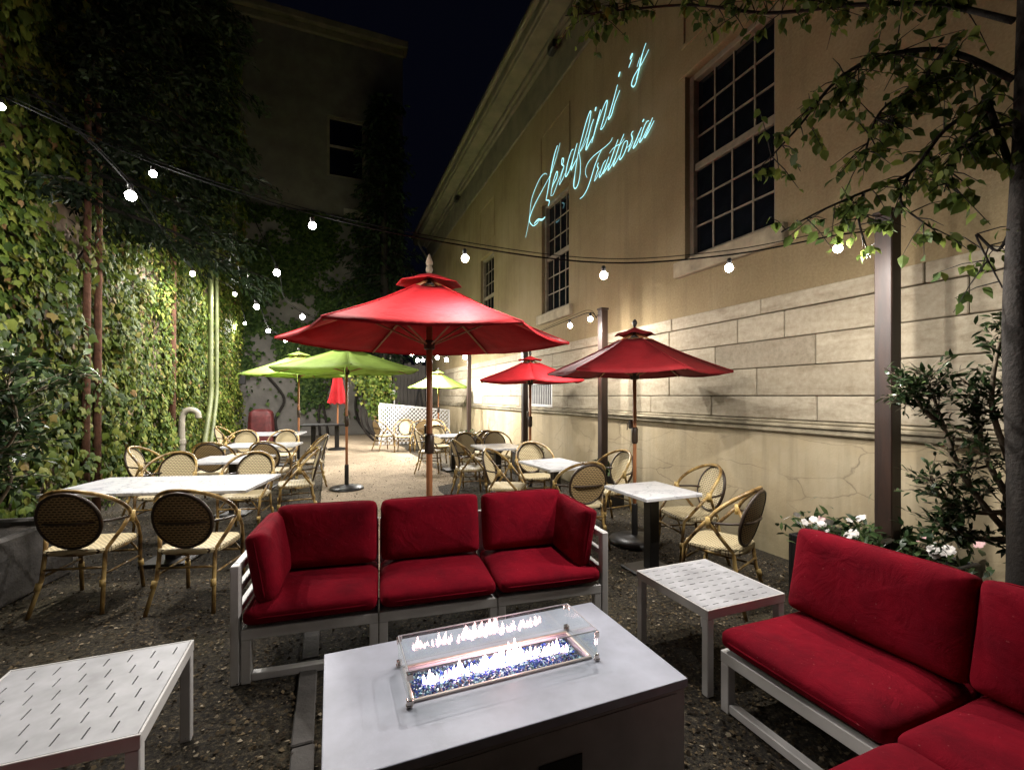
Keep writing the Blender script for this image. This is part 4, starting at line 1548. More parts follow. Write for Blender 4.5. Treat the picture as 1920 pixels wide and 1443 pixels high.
for s, nm in ((-1, 'L'), (1, 'R')):
    CH['fl' + nm] = MB().tube([(s * .285, -.02, .675), (s * .262, .09, .55), (s * .225, .185, .43), (s * .215, .20, .25), (s * .225, .225, 0)], .0145, 8).mesh('leg', 'bamboo', True)
    CH['rl' + nm] = MB().tube([(s * .285, -.035, .675), (s * .25, -.09, .57), (s * .195, -.175, .44), (s * .200, -.20, .25), (s * .235, -.275, 0)], .0145, 8).mesh('leg', 'bamboo', True)
    CH['wa' + nm] = MB().tube([(s * .288, -.028, .70), (s * .281, -.03, .62)], .023, 8).mesh('binding', 'wrap', True)
    CH['wb' + nm] = MB().tube([(s * .2032, -.215, .235), (s * .2095, -.228, .185)], .0195, 8).mesh('binding', 'wrap', True)
    CH['wc' + nm] = MB().tube([(s * .2165, .203, .235), (s * .2185, .210, .185)], .0195, 8).mesh('binding', 'wrap', True)
    CH['st' + nm] = MB().tube([(s * .2, -.2, .27), (s * .213, .2, .27)], .009, 6).mesh('stretcher', 'bamboo', True)
    CH['br' + nm] = MB().tube(smooth_path([(s * .212, .2, .30), (s * .14, .19, .40), (s * .06, .19, .425)], 4), .008, 6).mesh('brace', 'bamboo', True)
CH['stF'] = MB().tube([(-.212, .2, .32), (.212, .2, .32)], .009, 6).mesh('stretcher', 'bamboo', True)
CH['stB'] = MB().tube([(-.198, -.195, .32), (.198, -.195, .32)], .009, 6).mesh('stretcher', 'bamboo', True)
CH['frame'] = MB().tube([(.205 * math.cos(a) * 1.08, .2 * math.sin(a) * 1.05, .425) for a in [2 * PI * k / 24 for k in range(24)]], .013, 7, closed=True).mesh('seat_frame', 'bamboo', True)
CH_PARTS = [('seat', 'seat'), ('backrest', 'back_in'), ('backrest_outside', 'back_out'), ('back_rim', 'rim'), ('hoop', 'hoop'), ('back_bar', 'bar'),
            ('leg', 'flL'), ('leg', 'flR'), ('leg', 'rlL'), ('leg', 'rlR'), ('binding', 'waL'), ('binding', 'waR'), ('binding', 'wbL'), ('binding', 'wbR'), ('binding', 'wcL'), ('binding', 'wcR'), ('stretcher', 'stL'), ('stretcher', 'stR'),
            ('stretcher', 'stF'), ('stretcher', 'stB'), ('brace', 'brL'), ('brace', 'brR'), ('seat_frame', 'frame')]


def chair(x, y, face, label, group):
    """face: heading in degrees, 0 looks along +Y (away), 180 towards the camera, 90 towards -X"""
    t = tag(empty('bistro_chair', (x, y, 0), math.radians(face)), label, 'chair', group)
    for nm, k in CH_PARTS:
        inst(nm, CH[k], t)
    return t


GC = 'woven bistro chairs on the left'
GD = 'woven bistro chairs on the right'
chair(-1.73, 4.52, -12, 'leftmost brown-backed bistro chair pulled up to the near side of the long marble table', GC)
chair(-.95, 4.24, -16, 'brown-backed bistro chair nearest the sofa arm, before the long marble table', GC)
chair(-1.78, 6.42, 168, 'cream woven chair facing us behind the left end of the long marble table', GC)
chair(-.92, 6.10, 166, 'cream woven chair facing us behind the right end of the long marble table', GC)
chair(-2.22, 7.55, -100, 'woven chair seen edge-on at far left, beside the second table near the ivy', GC)
chair(-.42, 6.62, 95, 'slanted chair seen side-on at the path end of the second left table', GC)
chair(-1.64, 8.15, -8, 'dark-backed chair behind the second left table, nearer the ivy', GC)
chair(-.86, 7.95, -14, 'dark-backed chair behind the second left table, nearer the path', GC)
chair(-.34, 8.75, 92, 'slanted chair seen side-on at the path end of the third left table', GC)
chair(-1.62, 10.2, 172, 'small cream chair facing us behind the third left table, nearer the ivy', GC)
chair(-.88, 9.95, 170, 'small cream chair facing us behind the third left table, nearer the path', GC)
chair(-2.1, 11.9, -95, 'tilted chair at the ivy end of the farthest left table', GC)
chair(3.28, 3.50, 78, 'cream woven chair against the wall at the nearest right-hand table', GD)
chair(2.86, 2.72, 22, 'brown-backed chair at the near side of the nearest right-hand table', GD)
chair(2.50, 4.32, -4, 'brown-backed chair just before the second right-hand table', GD)
chair(3.18, 4.78, 95, 'cream chair between the second right-hand table and the wall', GD)
chair(2.74, 5.92, 174, 'cream chair facing us behind the second right-hand table', GD)
chair(2.10, 5.42, -125, 'turned chair at the path side of the second right-hand table', GD)
chair(2.36, 7.95, 186, 'cream chair facing us behind the third right-hand table, path side', GD)
chair(2.92, 8.05, 172, 'cream chair facing us behind the third right-hand table, wall side', GD)
chair(2.88, 8.85, 0, 'dark-backed chair before the fourth right-hand table', GD)
chair(2.08, 7.0, -95, 'chair at the path end of the third right-hand table', GD)
chair(2.32, 10.35, 178, 'cream chair facing us behind the fourth right-hand table', GD)
chair(1.92, 9.45, -110, 'chair at the path side of the fourth right-hand table', GD)
chair(1.95, 13.2, 160, 'chair at the left of the row before the white lattice', GD)
chair(2.40, 13.3, 10, 'middle chair of the row before the white lattice, back to us', GD)
chair(2.80, 12.9, 175, 'chair at the right of the row before the white lattice', GD)
chair(1.45, 13.7, -70, 'low turned chair standing alone at the left foot of the lattice', GD)

# ================================================================== SOFAS AND LOW TABLES
def cushion_mesh(w, d, h, seed=0, pinch=.5):
    """soft box, w along x, d along y, h along z, centred"""
    n = 14
    V, F = [], []
    idx = {}

    def se(t, e):
        return math.copysign(abs(t) ** e, t)
    nu, nv = 44, 18
    for i in range(nv + 1):
        ph = -PI / 2 + PI * i / nv
        for j in range(nu):
            th = 2 * PI * j / nu
            e1, e2 = .30, .13
            x = se(math.cos(ph), e1) * se(math.cos(th), e2)
            y = se(math.cos(ph), e1) * se(math.sin(th), e2)
            z = se(math.sin(ph), .55)
            edge = max(abs(x), abs(y))
            z *= 1 - .28 * edge ** 6
            q = Vector((x * w / 2, y * d / 2, z * h / 2))
            q += Vector((0, 0, 1)) * .010 * noise.noise(Vector((q.x * 6 + seed, q.y * 6, q.z * 4))) + Vector((.006, .006, 0)) * noise.noise(Vector((q.x * 9, q.y * 9 + seed, 3)))
            V.append(q)
    for i in range(nv):
        for j in range(nu):
            F.append((i * nu + j, i * nu + (j + 1) % nu, (i + 1) * nu + (j + 1) % nu, (i + 1) * nu + j))
    b = MB().add(V, F)
    return b


def cushion(name, w, d, h, parent, loc, rot=(0, 0, 0), seed=0):
    o = cushion_mesh(w, d, h, seed).build(name, 'cushion', parent, True)
    o.location = loc
    o.rotation_euler = rot
    # piped seam round the edge
    pts = []
    for k in range(40):
        th = 2 * PI * k / 40
        c, s = math.cos(th), math.sin(th)
        pts.append((math.copysign(abs(c) ** .2, c) * w / 2 * 1.0, math.copysign(abs(s) ** .2, s) * d / 2 * 1.0, 0))
    MB().tube(pts, .005, 5, closed=True).build('piping', 'cushion', o)
    return o


SEAT_Z, CU_H = .305, .135


def front_frame(parent, x0, x1, y, d=.05):
    f = MB()
    f.box(x0, x1, y, y + d, SEAT_Z - .06, SEAT_Z, .004)
    f.box(x0, x0 + .05, y + .001, y + d - .001, 0, SEAT_Z - .061, .004)
    f.box(x1 - .05, x1, y + .001, y + d - .001, 0, SEAT_Z - .061, .004)
    f.box(x0 + .051, x1 - .051, y + .002, y + d - .002, .012, .055, .004)
    return f.build('seat_frame', 'alu', parent)


def module(parent, x0, x1, depth, back=True, front=True):
    """one seat unit in the sofa's own frame: front edge y = 0, back towards +y"""
    front_frame(parent, x0 + .003, x1 - .003, 0)
    f = MB()
    f.box(x0 + .003, x1 - .003, depth - .05, depth, SEAT_Z - .06, SEAT_Z, .004)
    f.box(x0 + .004, x0 + .05, .052, depth - .052, SEAT_Z - .055, SEAT_Z - .002, .004)
    f.box(x1 - .05, x1 - .004, .052, depth - .052, SEAT_Z - .055, SEAT_Z - .002, .004)
    f.box(x0 + .004, x0 + .05, depth - .049, depth - .001, 0, SEAT_Z - .061, .004)
    f.box(x1 - .05, x1 - .004, depth - .049, depth - .001, 0, SEAT_Z - .061, .004)
    f.box(x0 + .051, x1 - .051, .052, depth - .052, SEAT_Z - .03, SEAT_Z - .012)
    f.build('base_frame', 'alu', parent)


def back_frame(parent, x0, x1, depth):
    f = MB()
    f.box(x0 + .004, x0 + .05, depth - .045, depth - .002, SEAT_Z + .001, .70, .004)
    f.box(x1 - .05, x1 - .004, depth - .045, depth - .002, SEAT_Z + .001, .70, .004)
    f.box(x0 + .051, x1 - .051, depth - .04, depth - .006, .65, .70, .004)
    f.box(x0 + .051, x1 - .051, depth - .04, depth - .006, .52, .56, .004)
    f.box(x0 + .051, x1 - .051, depth - .04, depth - .006, .39, .43, .004)
    f.build('back_frame', 'alu', parent)


# three-seat sofa behind the fire table
S0 = Vector((-.515, 2.89, 0)); S1 = Vector((1.78, 2.66, 0))
so = tag(empty('red_sofa', S0, math.atan2(S1.y - S0.y, S1.x - S0.x)), 'three-seat red cushioned sofa with white metal frame behind the fire table', 'sofa')
LEN = (S1 - S0).length
DEP = .70
mw = (LEN - .10) / 3
for k in range(3):
    x0 = .05 + mw * k
    module(so, x0, x0 + mw, DEP)
    back_frame(so, x0, x0 + mw, DEP)
    cushion('seat_cushion', mw - .012, .66, CU_H, so, (x0 + mw / 2, .31, SEAT_Z + CU_H / 2 - .004), (0, 0, 0), k * 3.1)
    cw = mw - .03 - (.06 if k != 1 else 0)
    cx = x0 + mw / 2 + (.03 if k == 0 else (-.03 if k == 2 else 0))
    cushion('back_cushion', cw, .42, .16, so, (cx, DEP - .15, .645), (math.radians(78), 0, math.radians([-1.5, 1.0, 1.5][k])), 20 + k * 2.7)
for s, x in ((-1, .0), (1, LEN - .046)):
    f = MB()
    f.box(x, x + .046, .0, .06, 0, .66, .005)
    f.box(x, x + .046, DEP - .06, DEP, 0, .66, .005)
    f.box(x + .001, x + .045, .062, DEP - .062, .61, .659, .005)
    f.box(x + .006, x + .040, .062, DEP - .062, .49, .53, .004)
    f.box(x + .006, x + .040, .062, DEP - .062, .37, .41, .004)
    f.build('arm_frame', 'alu', so)
    cx = .135 if s == -1 else LEN - .135
    cushion('arm_cushion', .58, .40, .15, so, (cx, .33, .615), (math.radians(80), 0, math.radians(90 if s == -1 else -90)), 50 + s)

# sectional on the right
sc = tag(empty('corner_sofa', (1.85, 1.76, 0), math.radians(-90)), 'dark red L-shaped sectional sofa in the shadow at the lower right', 'sofa')
# local x runs towards the camera (-Y), local y runs towards the wall (+X)
module(sc, 0, .76, .72); back_frame(sc, 0, .76, .72)
module(sc, .762, 1.50, .72); back_frame(sc, .762, 1.50, .72)
cushion('seat_cushion', .75, .68, CU_H, sc, (.38, .32, SEAT_Z + CU_H / 2), (0, 0, 0), 71)
cushion('seat_cushion', .72, .70, CU_H, sc, (1.13, .33, SEAT_Z + CU_H / 2), (0, 0, 0), 75)
cushion('back_cushion', .76, .44, .16, sc, (.385, .555, .655), (math.radians(78), 0, 0), 81)
cushion('back_cushion', .74, .44, .16, sc, (1.135, .557, .655), (math.radians(78), 0, 0), 83)
f = MB()
f.box(.79, 1.5, -.76, -.002, SEAT_Z - .055, SEAT_Z - .002, .004)
f.box(.79, .84, -.76, -.71, 0, SEAT_Z - .056, .004); f.box(1.45, 1.5, -.76, -.71, 0, SEAT_Z - .056, .004)
f.build('base_frame', 'alu', sc)
cushion('seat_cushion', .70, .74, CU_H, sc, (1.13, -.385, SEAT_Z + CU_H / 2 + .001), (0, 0, 0), 91)
# third seat group: only a corner of its cushion enters the frame
lc = tag(empty('lounge_seat', (-1.22, 1.05, 0)), 'red lounge seat cut off by the lower left edge of the picture', 'seat')
module(lc, 0, .68, .70)
cushion('seat_cushion', .67, .69, CU_H, lc, (.345, .365, SEAT_Z + CU_H / 2), (0, 0, 0), 95)


def slotted_table(name, loc, w, d, h, label, n_rows, n_cols, along='y', rz=0.0):
    t = tag(empty(name, (*loc, 0), rz), label, 'side table', 'white slotted side tables')
    # slotted sheet: slots run along y in staggered columns
    slots = []
    for c in range(n_cols):
        for r in range(n_rows):
            x = -w / 2 + w * (c + .75 + .5 * (r % 2 if along == 'y' else 0)) / (n_cols + .9)
            y = -d / 2 + d * (r + .8) / (n_rows + .6)
            if along == 'y':
                slots.append((x - .0028, x + .0028, y - .030, y + .030))
            else:
                x += .25 * w / n_cols * (1 if r % 2 else -1)
                slots.append((x - .021, x + .021, y - .0024, y + .0024))
    m_ = .012
    xs_ = sorted({-w / 2 + m_, w / 2 - m_, *[round(v, 5) for s in slots for v in s[:2]]})
    ys_ = sorted({-d / 2 + m_, d / 2 - m_, *[round(v, 5) for s in slots for v in s[2:]]})
    mb = MB()
    grid_panel(mb, xs_, ys_, lambda x, y: any(s[0] < x < s[1] and s[2] < y < s[3] for s in slots), h - .007, h - .001, lambda a, b, c: (a, b, c))
    mb.build('tabletop', 'alutop', t)
    f = MB()
    f.box(-w / 2, w / 2, -d / 2, -d / 2 + .010, h - .05, h, .002); f.box(-w / 2, w / 2, d / 2 - .010, d / 2, h - .05, h, .002)
    f.box(-w / 2, -w / 2 + .010, -d / 2 + .0105, d / 2 - .0105, h - .05, h, .002); f.box(w / 2 - .010, w / 2, -d / 2 + .0105, d / 2 - .0105, h - .05, h, .002)
    f.build('apron', 'alu', t)
    MB().box(-w / 2 + .011, w / 2 - .011, -d / 2 + .011, d / 2 - .011, h - .03, h - .022).build('slot_shade_sheet', 'black', t)  # black sheet added below the slots to stand in for shade
    for sx in (-1, 1):
        for sy in (-1, 1):
            MB().box(-.022, .022, -.022, .022, 0, h - .051, .004).build('leg', 'alu', t).location = (sx * (w / 2 - .024), sy * (d / 2 - .024), 0)
    return t


slotted_table('side_table', (-.925, 2.225), .65, .65, .45, 'white slotted metal side table at the lower left corner', 6, 7)
slotted_table('side_table', (2.14, 2.14), .58, .60, .465, 'white slotted metal side table between the red sofas on the right', 9, 7, 'x')

# ================================================================== FIRE TABLE
FZ = .50
ft = tag(empty('fire_table', (.634, 1.74, 0)), 'pale grey rectangular fire table with burning gas trough and glass guard', 'fire table')
hx, hy = .66, .353
bx0, bx1, by0, by1 = -.355, .375, -.088, .116           # burner opening
mb = MB()
grid_panel(mb, [-hx, bx0, bx1, hx], [-hy, by0, by1, hy], lambda x, y: bx0 < x < bx1 and by0 < y < by1, FZ - .035, FZ, lambda a, b, c: (a, b, c))
o = mb.build('tabletop', 'firetop', ft)
bv = o.modifiers.new('edge', 'BEVEL'); bv.width = .004; bv.segments = 2; bv.limit_method = 'ANGLE'
b = MB()
b.box(-hx + .008, hx - .008, -hy + .008, hy - .008, .03, FZ - .037, .004)
b.build('body', 'firebody', ft)
b = MB()
b.box(-hx + .05, hx - .05, -hy + .004, -hy + .0075, .39, FZ - .05, .001)
b.build('upper_panel', 'firebody', ft)
MB().box(.02, .19, -hy + .002, -hy + .0075, .10, .345, .003).build('control_door', 'black', ft)
MB().lathe([(.012, -.012), (.014, 0), (.010, .012)], 12).build('knob', 'steel', ft).location = (.105, -hy - .004, .24)
MB().box(-hx + .05, hx - .05, -hy + .05, hy - .05, 0, .0295).build('plinth', 'black', ft)
# burner tray
b = MB()
b.box(bx0 + .001, bx1 - .001, by0 + .001, by1 - .001, FZ - .034, FZ - .030)
b.build('burner_tray', 'tray', ft)
b = MB()
b.box(bx0 - .010, bx1 + .010, by1, by1 + .012, FZ + .001, FZ + .009, .002); b.box(bx0 - .010, bx1 + .010, by0 - .012, by0, FZ + .001, FZ + .009, .002)
b.box(bx0 - .012, bx0, by0 + .0005, by1 - .0005, FZ + .001, FZ + .009, .002); b.box(bx1, bx1 + .012, by0 + .0005, by1 - .0005, FZ + .001, FZ + .009, .002)
b.build('burner_rim', 'brass', ft)
MB().tube([(bx0 + .06, .02, FZ - .022), (bx1 - .06, .02, FZ - .022)], .010, 8).build('burner_pipe', 'steel', ft)


def gems(count, mat):
    ico = MB()
    vs, fs = [], []
    for k in range(count):
        c = Vector((random.uniform(bx0 + .012, bx1 - .012), random.uniform(by0 + .012, by1 - .012), FZ - .026 + random.uniform(0, .014)))
        r = random.uniform(.004, .0085)
        ax = [Vector((random.gauss(0, 1), random.gauss(0, 1), random.gauss(0, 1))).normalized() for _ in range(3)]
        q = [c + ax[0] * r, c - ax[0] * r, c + ax[1] * r * .8, c - ax[1] * r * .8, c + ax[2] * r, c - ax[2] * r]
        o_ = len(vs)
        vs += q
        for (a_, b_) in ((0, 2), (2, 1), (1, 3), (3, 0)):
            fs += [(o_ + a_, o_ + b_, o_ + 4), (o_ + b_, o_ + a_, o_ + 5)]
    return MB().add(vs, fs).build('fire_glass', mat, ft)


tag(gems(1900, 'bluegem'), kind='stuff')
tag(gems(1500, 'icegem'), kind='stuff')


def flame_mesh(i):
    h = 1.0
    prof = [(.10, 0), (.30, .12), (.36, .28), (.28, .5), (.15, .75), (.02, 1.0)]
    b = MB().lathe(prof, 8)
    b.v = [(x + .12 * math.sin(z * 3 + i), y + .10 * math.cos(z * 4 + i * 2), z) for x, y, z in b.v]
    return b.mesh('flame', 'flame', True)


FL = [flame_mesh(i) for i in range(5)]
nfl = 36
for k in range(nfl):
    x = bx0 + .055 + (bx1 - bx0 - .11) * k / (nfl - 1) + random.uniform(-.003, .003)
    big = 1 + .9 * math.exp(-((x - .03) / .07) ** 2)
    s = random.uniform(.028, .050) * big
    inst('flame', random.choice(FL), ft, (x, .02 + random.uniform(-.016, .016), FZ - .016), (0, random.uniform(-.2, .2), random.uniform(0, 6)), (s * .62, s * .62, s * random.uniform(.75, 1.35)))
# glass guard
GX0, GX1, GY0, GY1, GH = bx0 - .024, bx1 + .024, by0 - .03, by1 + .03, .122
gg = tag(empty('glass_guard', (.634, 1.74, FZ)), 'clear glass wind guard with steel corner clips around the flames', 'glass guard')
for (x0, x1, y0, y1) in ((GX0, GX1, GY0, GY0 + .005), (GX0, GX1, GY1 - .005, GY1), (GX0, GX0 + .005, GY0 + .007, GY1 - .007), (GX1 - .005, GX1, GY0 + .007, GY1 - .007)):
    MB().box(x0, x1, y0, y1, .014, GH, 0).build('pane', 'glass', gg)
for x in (GX0, GX1):
    for y in (GY0, GY1):
        for z in (.0, GH - .028):
            sx = 1 if x == GX0 else -1; sy = 1 if y == GY0 else -1
            c = MB().box(-.006, .016, -.006, -.001, 0, .024, .002).box(-.006, -.001, -.0005, .016, 0, .024, .002)
            if z == 0:
                c.box(-.008, .012, -.008, .012, -.0, .008, .002)
            o = c.build('clip', 'steel', gg)
            o.location = (x, y, z + .002); o.scale = (sx, sy, 1)
# bright polished top edges of the glass
for (p0, p1) in (((GX0, GY0), (GX1, GY0)), ((GX0, GY1), (GX1, GY1)), ((GX0, GY0), (GX0, GY1)), ((GX1, GY0), (GX1, GY1))):
    e = MB().tube([(p0[0], p0[1] + (.0025 if p0[1] == GY0 else -.0025), GH + .0022), (p1[0], p1[1] + (.0025 if p1[1] == GY0 else -.0025), GH + .0022)], .0022, 6)
    e.build('polished_edge', 'alutop', gg)

# ================================================================== NEAR LEFT: PLANTER, ROCKS, SHRUB
rp = tag(empty('raised_bed', (-2.75, 4.3, 0), -.15), 'grey concrete raised bed under the dark shrub at the left edge', 'planter')
b = MB()
b.box(-.42, -.34, -1.2, 1.1, 0, .52, .02); b.box(.34, .42, -1.2, 1.1, 0, .52, .02)
b.box(-.339, .339, -1.2, -1.12, 0, .518, .02); b.box(-.339, .339, 1.02, 1.1, 0, .518, .02)
b.build('wall', 'concrete', rp)
MB().box(-.338, .338, -1.118, 1.018, .02, .46).build('soil', 'soil', rp)


def rock(seed, s):
    n1, n2 = 10, 7
    V, F = [], []
    for i in range(n2 + 1):
        ph = -PI / 2 + PI * i / n2
        for j in range(n1):
            th = 2 * PI * j / n1
            d = Vector((math.cos(ph) * math.cos(th), math.cos(ph) * math.sin(th), math.sin(ph)))
            r = 1 + .35 * noise.noise(d * 1.6 + Vector((seed, 0, 0))) + .15 * noise.noise(d * 4 + Vector((seed, 4, 0)))
            V.append(Vector((d.x * s[0], d.y * s[1], d.z * s[2])) * r)
    for i in range(n2):
        for j in range(n1):
            F.append((i * n1 + j, i * n1 + (j + 1) % n1, (i + 1) * n1 + (j + 1) % n1, (i + 1) * n1 + j))
    return MB().add(V, F)


def shrub(name, label, base, stems, leafsize, mat, nleaf, nobj, spread, leaf=LEAF_LONG, stemmat='palebark', r0=.018, cat='shrub', clump=3):
    """stems: list of polylines (local to base)"""
    t = tag(empty(name, base), label, cat)
    segs = []
    for st in stems:
        sp = smooth_path(st, 5)
        n = len(sp)
        MB().tube(sp, [r0 * (1 - .75 * i / n) for i in range(n)], 6).build('stem', stemmat, t, True)
        segs.append(sp)
    tw = MB()
    pos, dr, nr = [], [], []
    while len(pos) < nleaf:
        sp = random.choice(segs)
        i = int(len(sp) * random.uniform(.25, .999))
        p0 = sp[i]
        d = (sp[min(i + 1, len(sp) - 1)] - sp[max(i - 1, 0)]).normalized()
        td = (d * .5 + Vector((random.gauss(0, 1), random.gauss(0, 1), random.gauss(.2, .7)))).normalized()
        L = spread * random.uniform(.3, 1.0)
        p1 = p0 + td * L
        tw.tube([p0, (p0 + p1) / 2 + Vector((0, 0, .02)), p1], [.004, .003, .0015], 4, False)
        k = random.randint(5, 10)
        for j in range(k):
            s = .25 + .75 * j / k
            q = p0.lerp(p1, s)
            ld = (td * .7 + Vector((random.gauss(0, .8), random.gauss(0, .8), random.gauss(.1, .6)))).normalized()
            pos.append(q); dr.append(ld); nr.append((random.gauss(0, .5), random.gauss(0, .5), 1))
    tag(tw.build('twigs', stemmat, t), kind='stuff')
    pos, dr, nr = np.array(pos), np.array(dr), np.array(nr)
    sz = np.random.uniform(.65, 1.2, len(pos)) * leafsize
    ch = np.random.permutation(len(pos))
    a, bq = ch[:nobj], ch[nobj:]
    leaf_objects(leaf_mesh('leaf', leaf, mat), pos[a], dr[a], nr[a], sz[a], t)
    tag(leaf_cloud('foliage', leaf, mat, pos[bq], dr[bq], nr[bq], sz[bq], t), kind='stuff')
    return t


lst = []
for k in range(9):
    a = random.uniform(-.2, 1.5)
    q = [Vector((0, (k - 4) * .22, 0))]
    h = random.uniform(.7, 1.55)
    for j in range(1, 4):
        q.append(Vector((random.uniform(-.05, .28) * j * .8, (k - 4) * .22 + random.uniform(-.15, .15) * j, h * j / 3)))
    lst.append(q)
shrub('dark_shrub', 'dark long-leaved shrub overhanging the raised bed at the left edge', (-2.78, 4.35, .45), lst, .12, 'shrub', 2600, 280, .42)

# right-hand shrub in its own pot
pt_ = tag(empty('shrub_pot', (3.42, 1.10, 0)), 'black pot holding the small-leaved shrub behind the corner sofa', 'pot')
MB().lathe([(.17, 0), (.20, .02), (.25, .42), (.265, .43), (.265, .46), (.24, .46), (.23, .40), (.0, .40)], 24).build('pot', 'blackbox', pt_, True)
rs = []
base = Vector((3.42, 1.10, .40))


def loc(px, py, t):
    return P(px, py, t) - base


rs.append([Vector((0, 0, 0)), loc(1895, 1020, 2.6), loc(1885, 930, 2.62), loc(1905, 830, 2.6), loc(1890, 720, 2.6), loc(1900, 600, 2.6)])
rs.append([loc(1890, 1000, 2.62), loc(1840, 940, 2.65), loc(1800, 880, 2.7), loc(1770, 800, 2.75), loc(1745, 730, 2.75), loc(1730, 700, 2.75)])
rs.append([loc(1890, 930, 2.62), loc(1850, 860, 2.62), loc(1835, 790, 2.65), loc(1830, 730, 2.65)])
rs.append([loc(1895, 960, 2.6), loc(1830, 960, 2.66), loc(1780, 950, 2.7), loc(1745, 900, 2.72)])
rs.append([loc(1890, 860, 2.6), loc(1860, 760, 2.6), loc(1870, 660, 2.58), loc(1890, 580, 2.56)])
rs.append([loc(1885, 1010, 2.6), loc(1830, 1010, 2.66), loc(1790, 1000, 2.7), loc(1765, 985, 2.7)])
rs.append([loc(1770, 800, 2.75), loc(1735, 770, 2.75), loc(1715, 740, 2.74), loc(1700, 720, 2.74)])
shrub('small_leaved_shrub', 'airy small-leaved shrub before the stone wall at the right edge', base, rs, .062, 'shrub', 2300, 280, .22)

# overhanging tree
tb = Vector((3.41, 1.22, 0))
tr = tag(empty('overhanging_tree', tb), 'tree at the right edge whose leafy branches hang across the top', 'tree')


def tl(px, py, t):
    return P(px, py, t) - tb


MB().tube(smooth_path([(0, 0, 0), (.02, .0, 1.0), (.0, .02, 2.0), (.03, 0, 3.0), (.06, -.02, 4.6)], 5), [.085 - .0018 * i for i in range(21)], 10).build('trunk', 'bark', tr, True)
brs = [
    [tl(1900, 330, 2.45), tl(1850, 190, 2.5), tl(1840, 200, 2.55), tl(1770, 245, 2.65), tl(1705, 325, 2.75), tl(1620, 360, 2.8), tl(1540, 395, 2.85), tl(1465, 435, 2.85)],
    [tl(1900, 150, 2.45), tl(1770, 95, 2.6), tl(1640, 110, 2.75), tl(1560, 160, 2.85), tl(1500, 235, 2.9), tl(1440, 300, 2.95)],
    [tl(1900, 40, 2.45), tl(1760, 10, 2.7), tl(1600, 10, 2.9), tl(1440, 25, 3.1), tl(1300, 10, 3.2), tl(1160, 20, 3.3), tl(1060, 30, 3.4)],
    [tl(1705, 325, 2.75), tl(1690, 380, 2.75), tl(1750, 430, 2.72)],
    [tl(1620, 360, 2.8), tl(1610, 410, 2.8), tl(1630, 480, 2.8)],
    [tl(1900, 230, 2.45), tl(1830, 250, 2.5), tl(1790, 300, 2.55), tl(1770, 360, 2.6)],
    [tl(1900, 420, 2.45), tl(1870, 470, 2.5), tl(1830, 440, 2.55), tl(1880, 540, 2.5)],
    [tl(1770, 95, 2.6), tl(1720, 160, 2.65), tl(1650, 210, 2.7), tl(1620, 290, 2.75)],
]
pos, dr, nr = [], [], []
twg = MB()
wt = [1.2, 1.8, 4.4, .35, .4, .9, .4, 1.8]
for bi, bq in enumerate(brs):
    sp = smooth_path(bq, 6)
    n = len(sp)
    r0 = .015 if bi < 3 else .008
    MB().tube(sp, [r0 * (1 - .85 * i / n) + .002 for i in range(n)], 7).build('branch', 'bark', tr, True)
    for k in range(int(wt[bi] * 34)):
        i = int((n - 1) * random.uniform(.12, 1))
        p0 = sp[i]
        td = Vector((random.gauss(0, .6), random.gauss(0, .6), random.gauss(-.45 if bi != 2 else .3, .45))).normalized()
        L = random.uniform(.10, .34)
        p1 = p0 + td * L
        twg.tube([p0, (p0 + p1) / 2 + Vector((0, 0, .015)), p1], [.004, .003, .0015], 4, False)
        for j in range(random.randint(3, 6)):
            q = p0.lerp(p1, random.uniform(.3, 1.05))
            pos.append(q)
            dr.append((random.gauss(0, .55), random.gauss(0, .55), random.gauss(-.75, .35)))
            nr.append((random.gauss(-.4, .6), random.gauss(-.4, .6), .6))
tag(twg.build('twigs', 'bark', tr), kind='stuff')
pos, dr, nr = np.array(pos), np.array(dr), np.array(nr)
sz = np.random.triangular(.035, .06, .10, len(pos))
ch = np.random.permutation(len(pos))
leaf_objects(leaf_mesh('leaf', LEAF_OVAL, 'birch'), pos[ch[:300]], dr[ch[:300]], nr[ch[:300]], sz[ch[:300]], tr)
tag(leaf_cloud('foliage', LEAF_OVAL, 'birch', pos[ch[300:]], dr[ch[300:]], nr[ch[300:]], sz[ch[300:]], tr), kind='stuff')

# covered bundle far left
vs, fs = [], []
nn = 48
for (k, z) in ((1.0, 0.0), (.97, .4), (.93, .85), (.88, 1.02), (.6, 1.10), (.05, 1.12)):
    for q in range(nn):
        a = 2 * PI * q / nn
        c_, s_ = math.cos(a), math.sin(a)
        fold = 1 + (.05 * math.sin(a * 9 + 1) + .03 * math.sin(a * 14)) * (1 - z / 1.2)
        vs.append((.42 * k * fold * math.copysign(abs(c_) ** .5, c_), .3 * k * fold * math.copysign(abs(s_) ** .5, s_), z + .02 * math.sin(a * 5) * (z > .5)))
for i in range(5):
    for q in range(nn):
        fs.append((i * nn + q, i * nn + (q + 1) % nn, (i + 1) * nn + (q + 1) % nn, (i + 1) * nn + q))
fs.append(tuple(5 * nn + q for q in range(nn)))
cb_ = MB().add(vs, fs).build('covered_bundle', 'tarp', None, True)
cb_.location = (-2.3, 18.3, 0)
tag(cb_, 'dim dark red covered bundle against the rear wall by the ivy corner', 'bundle')

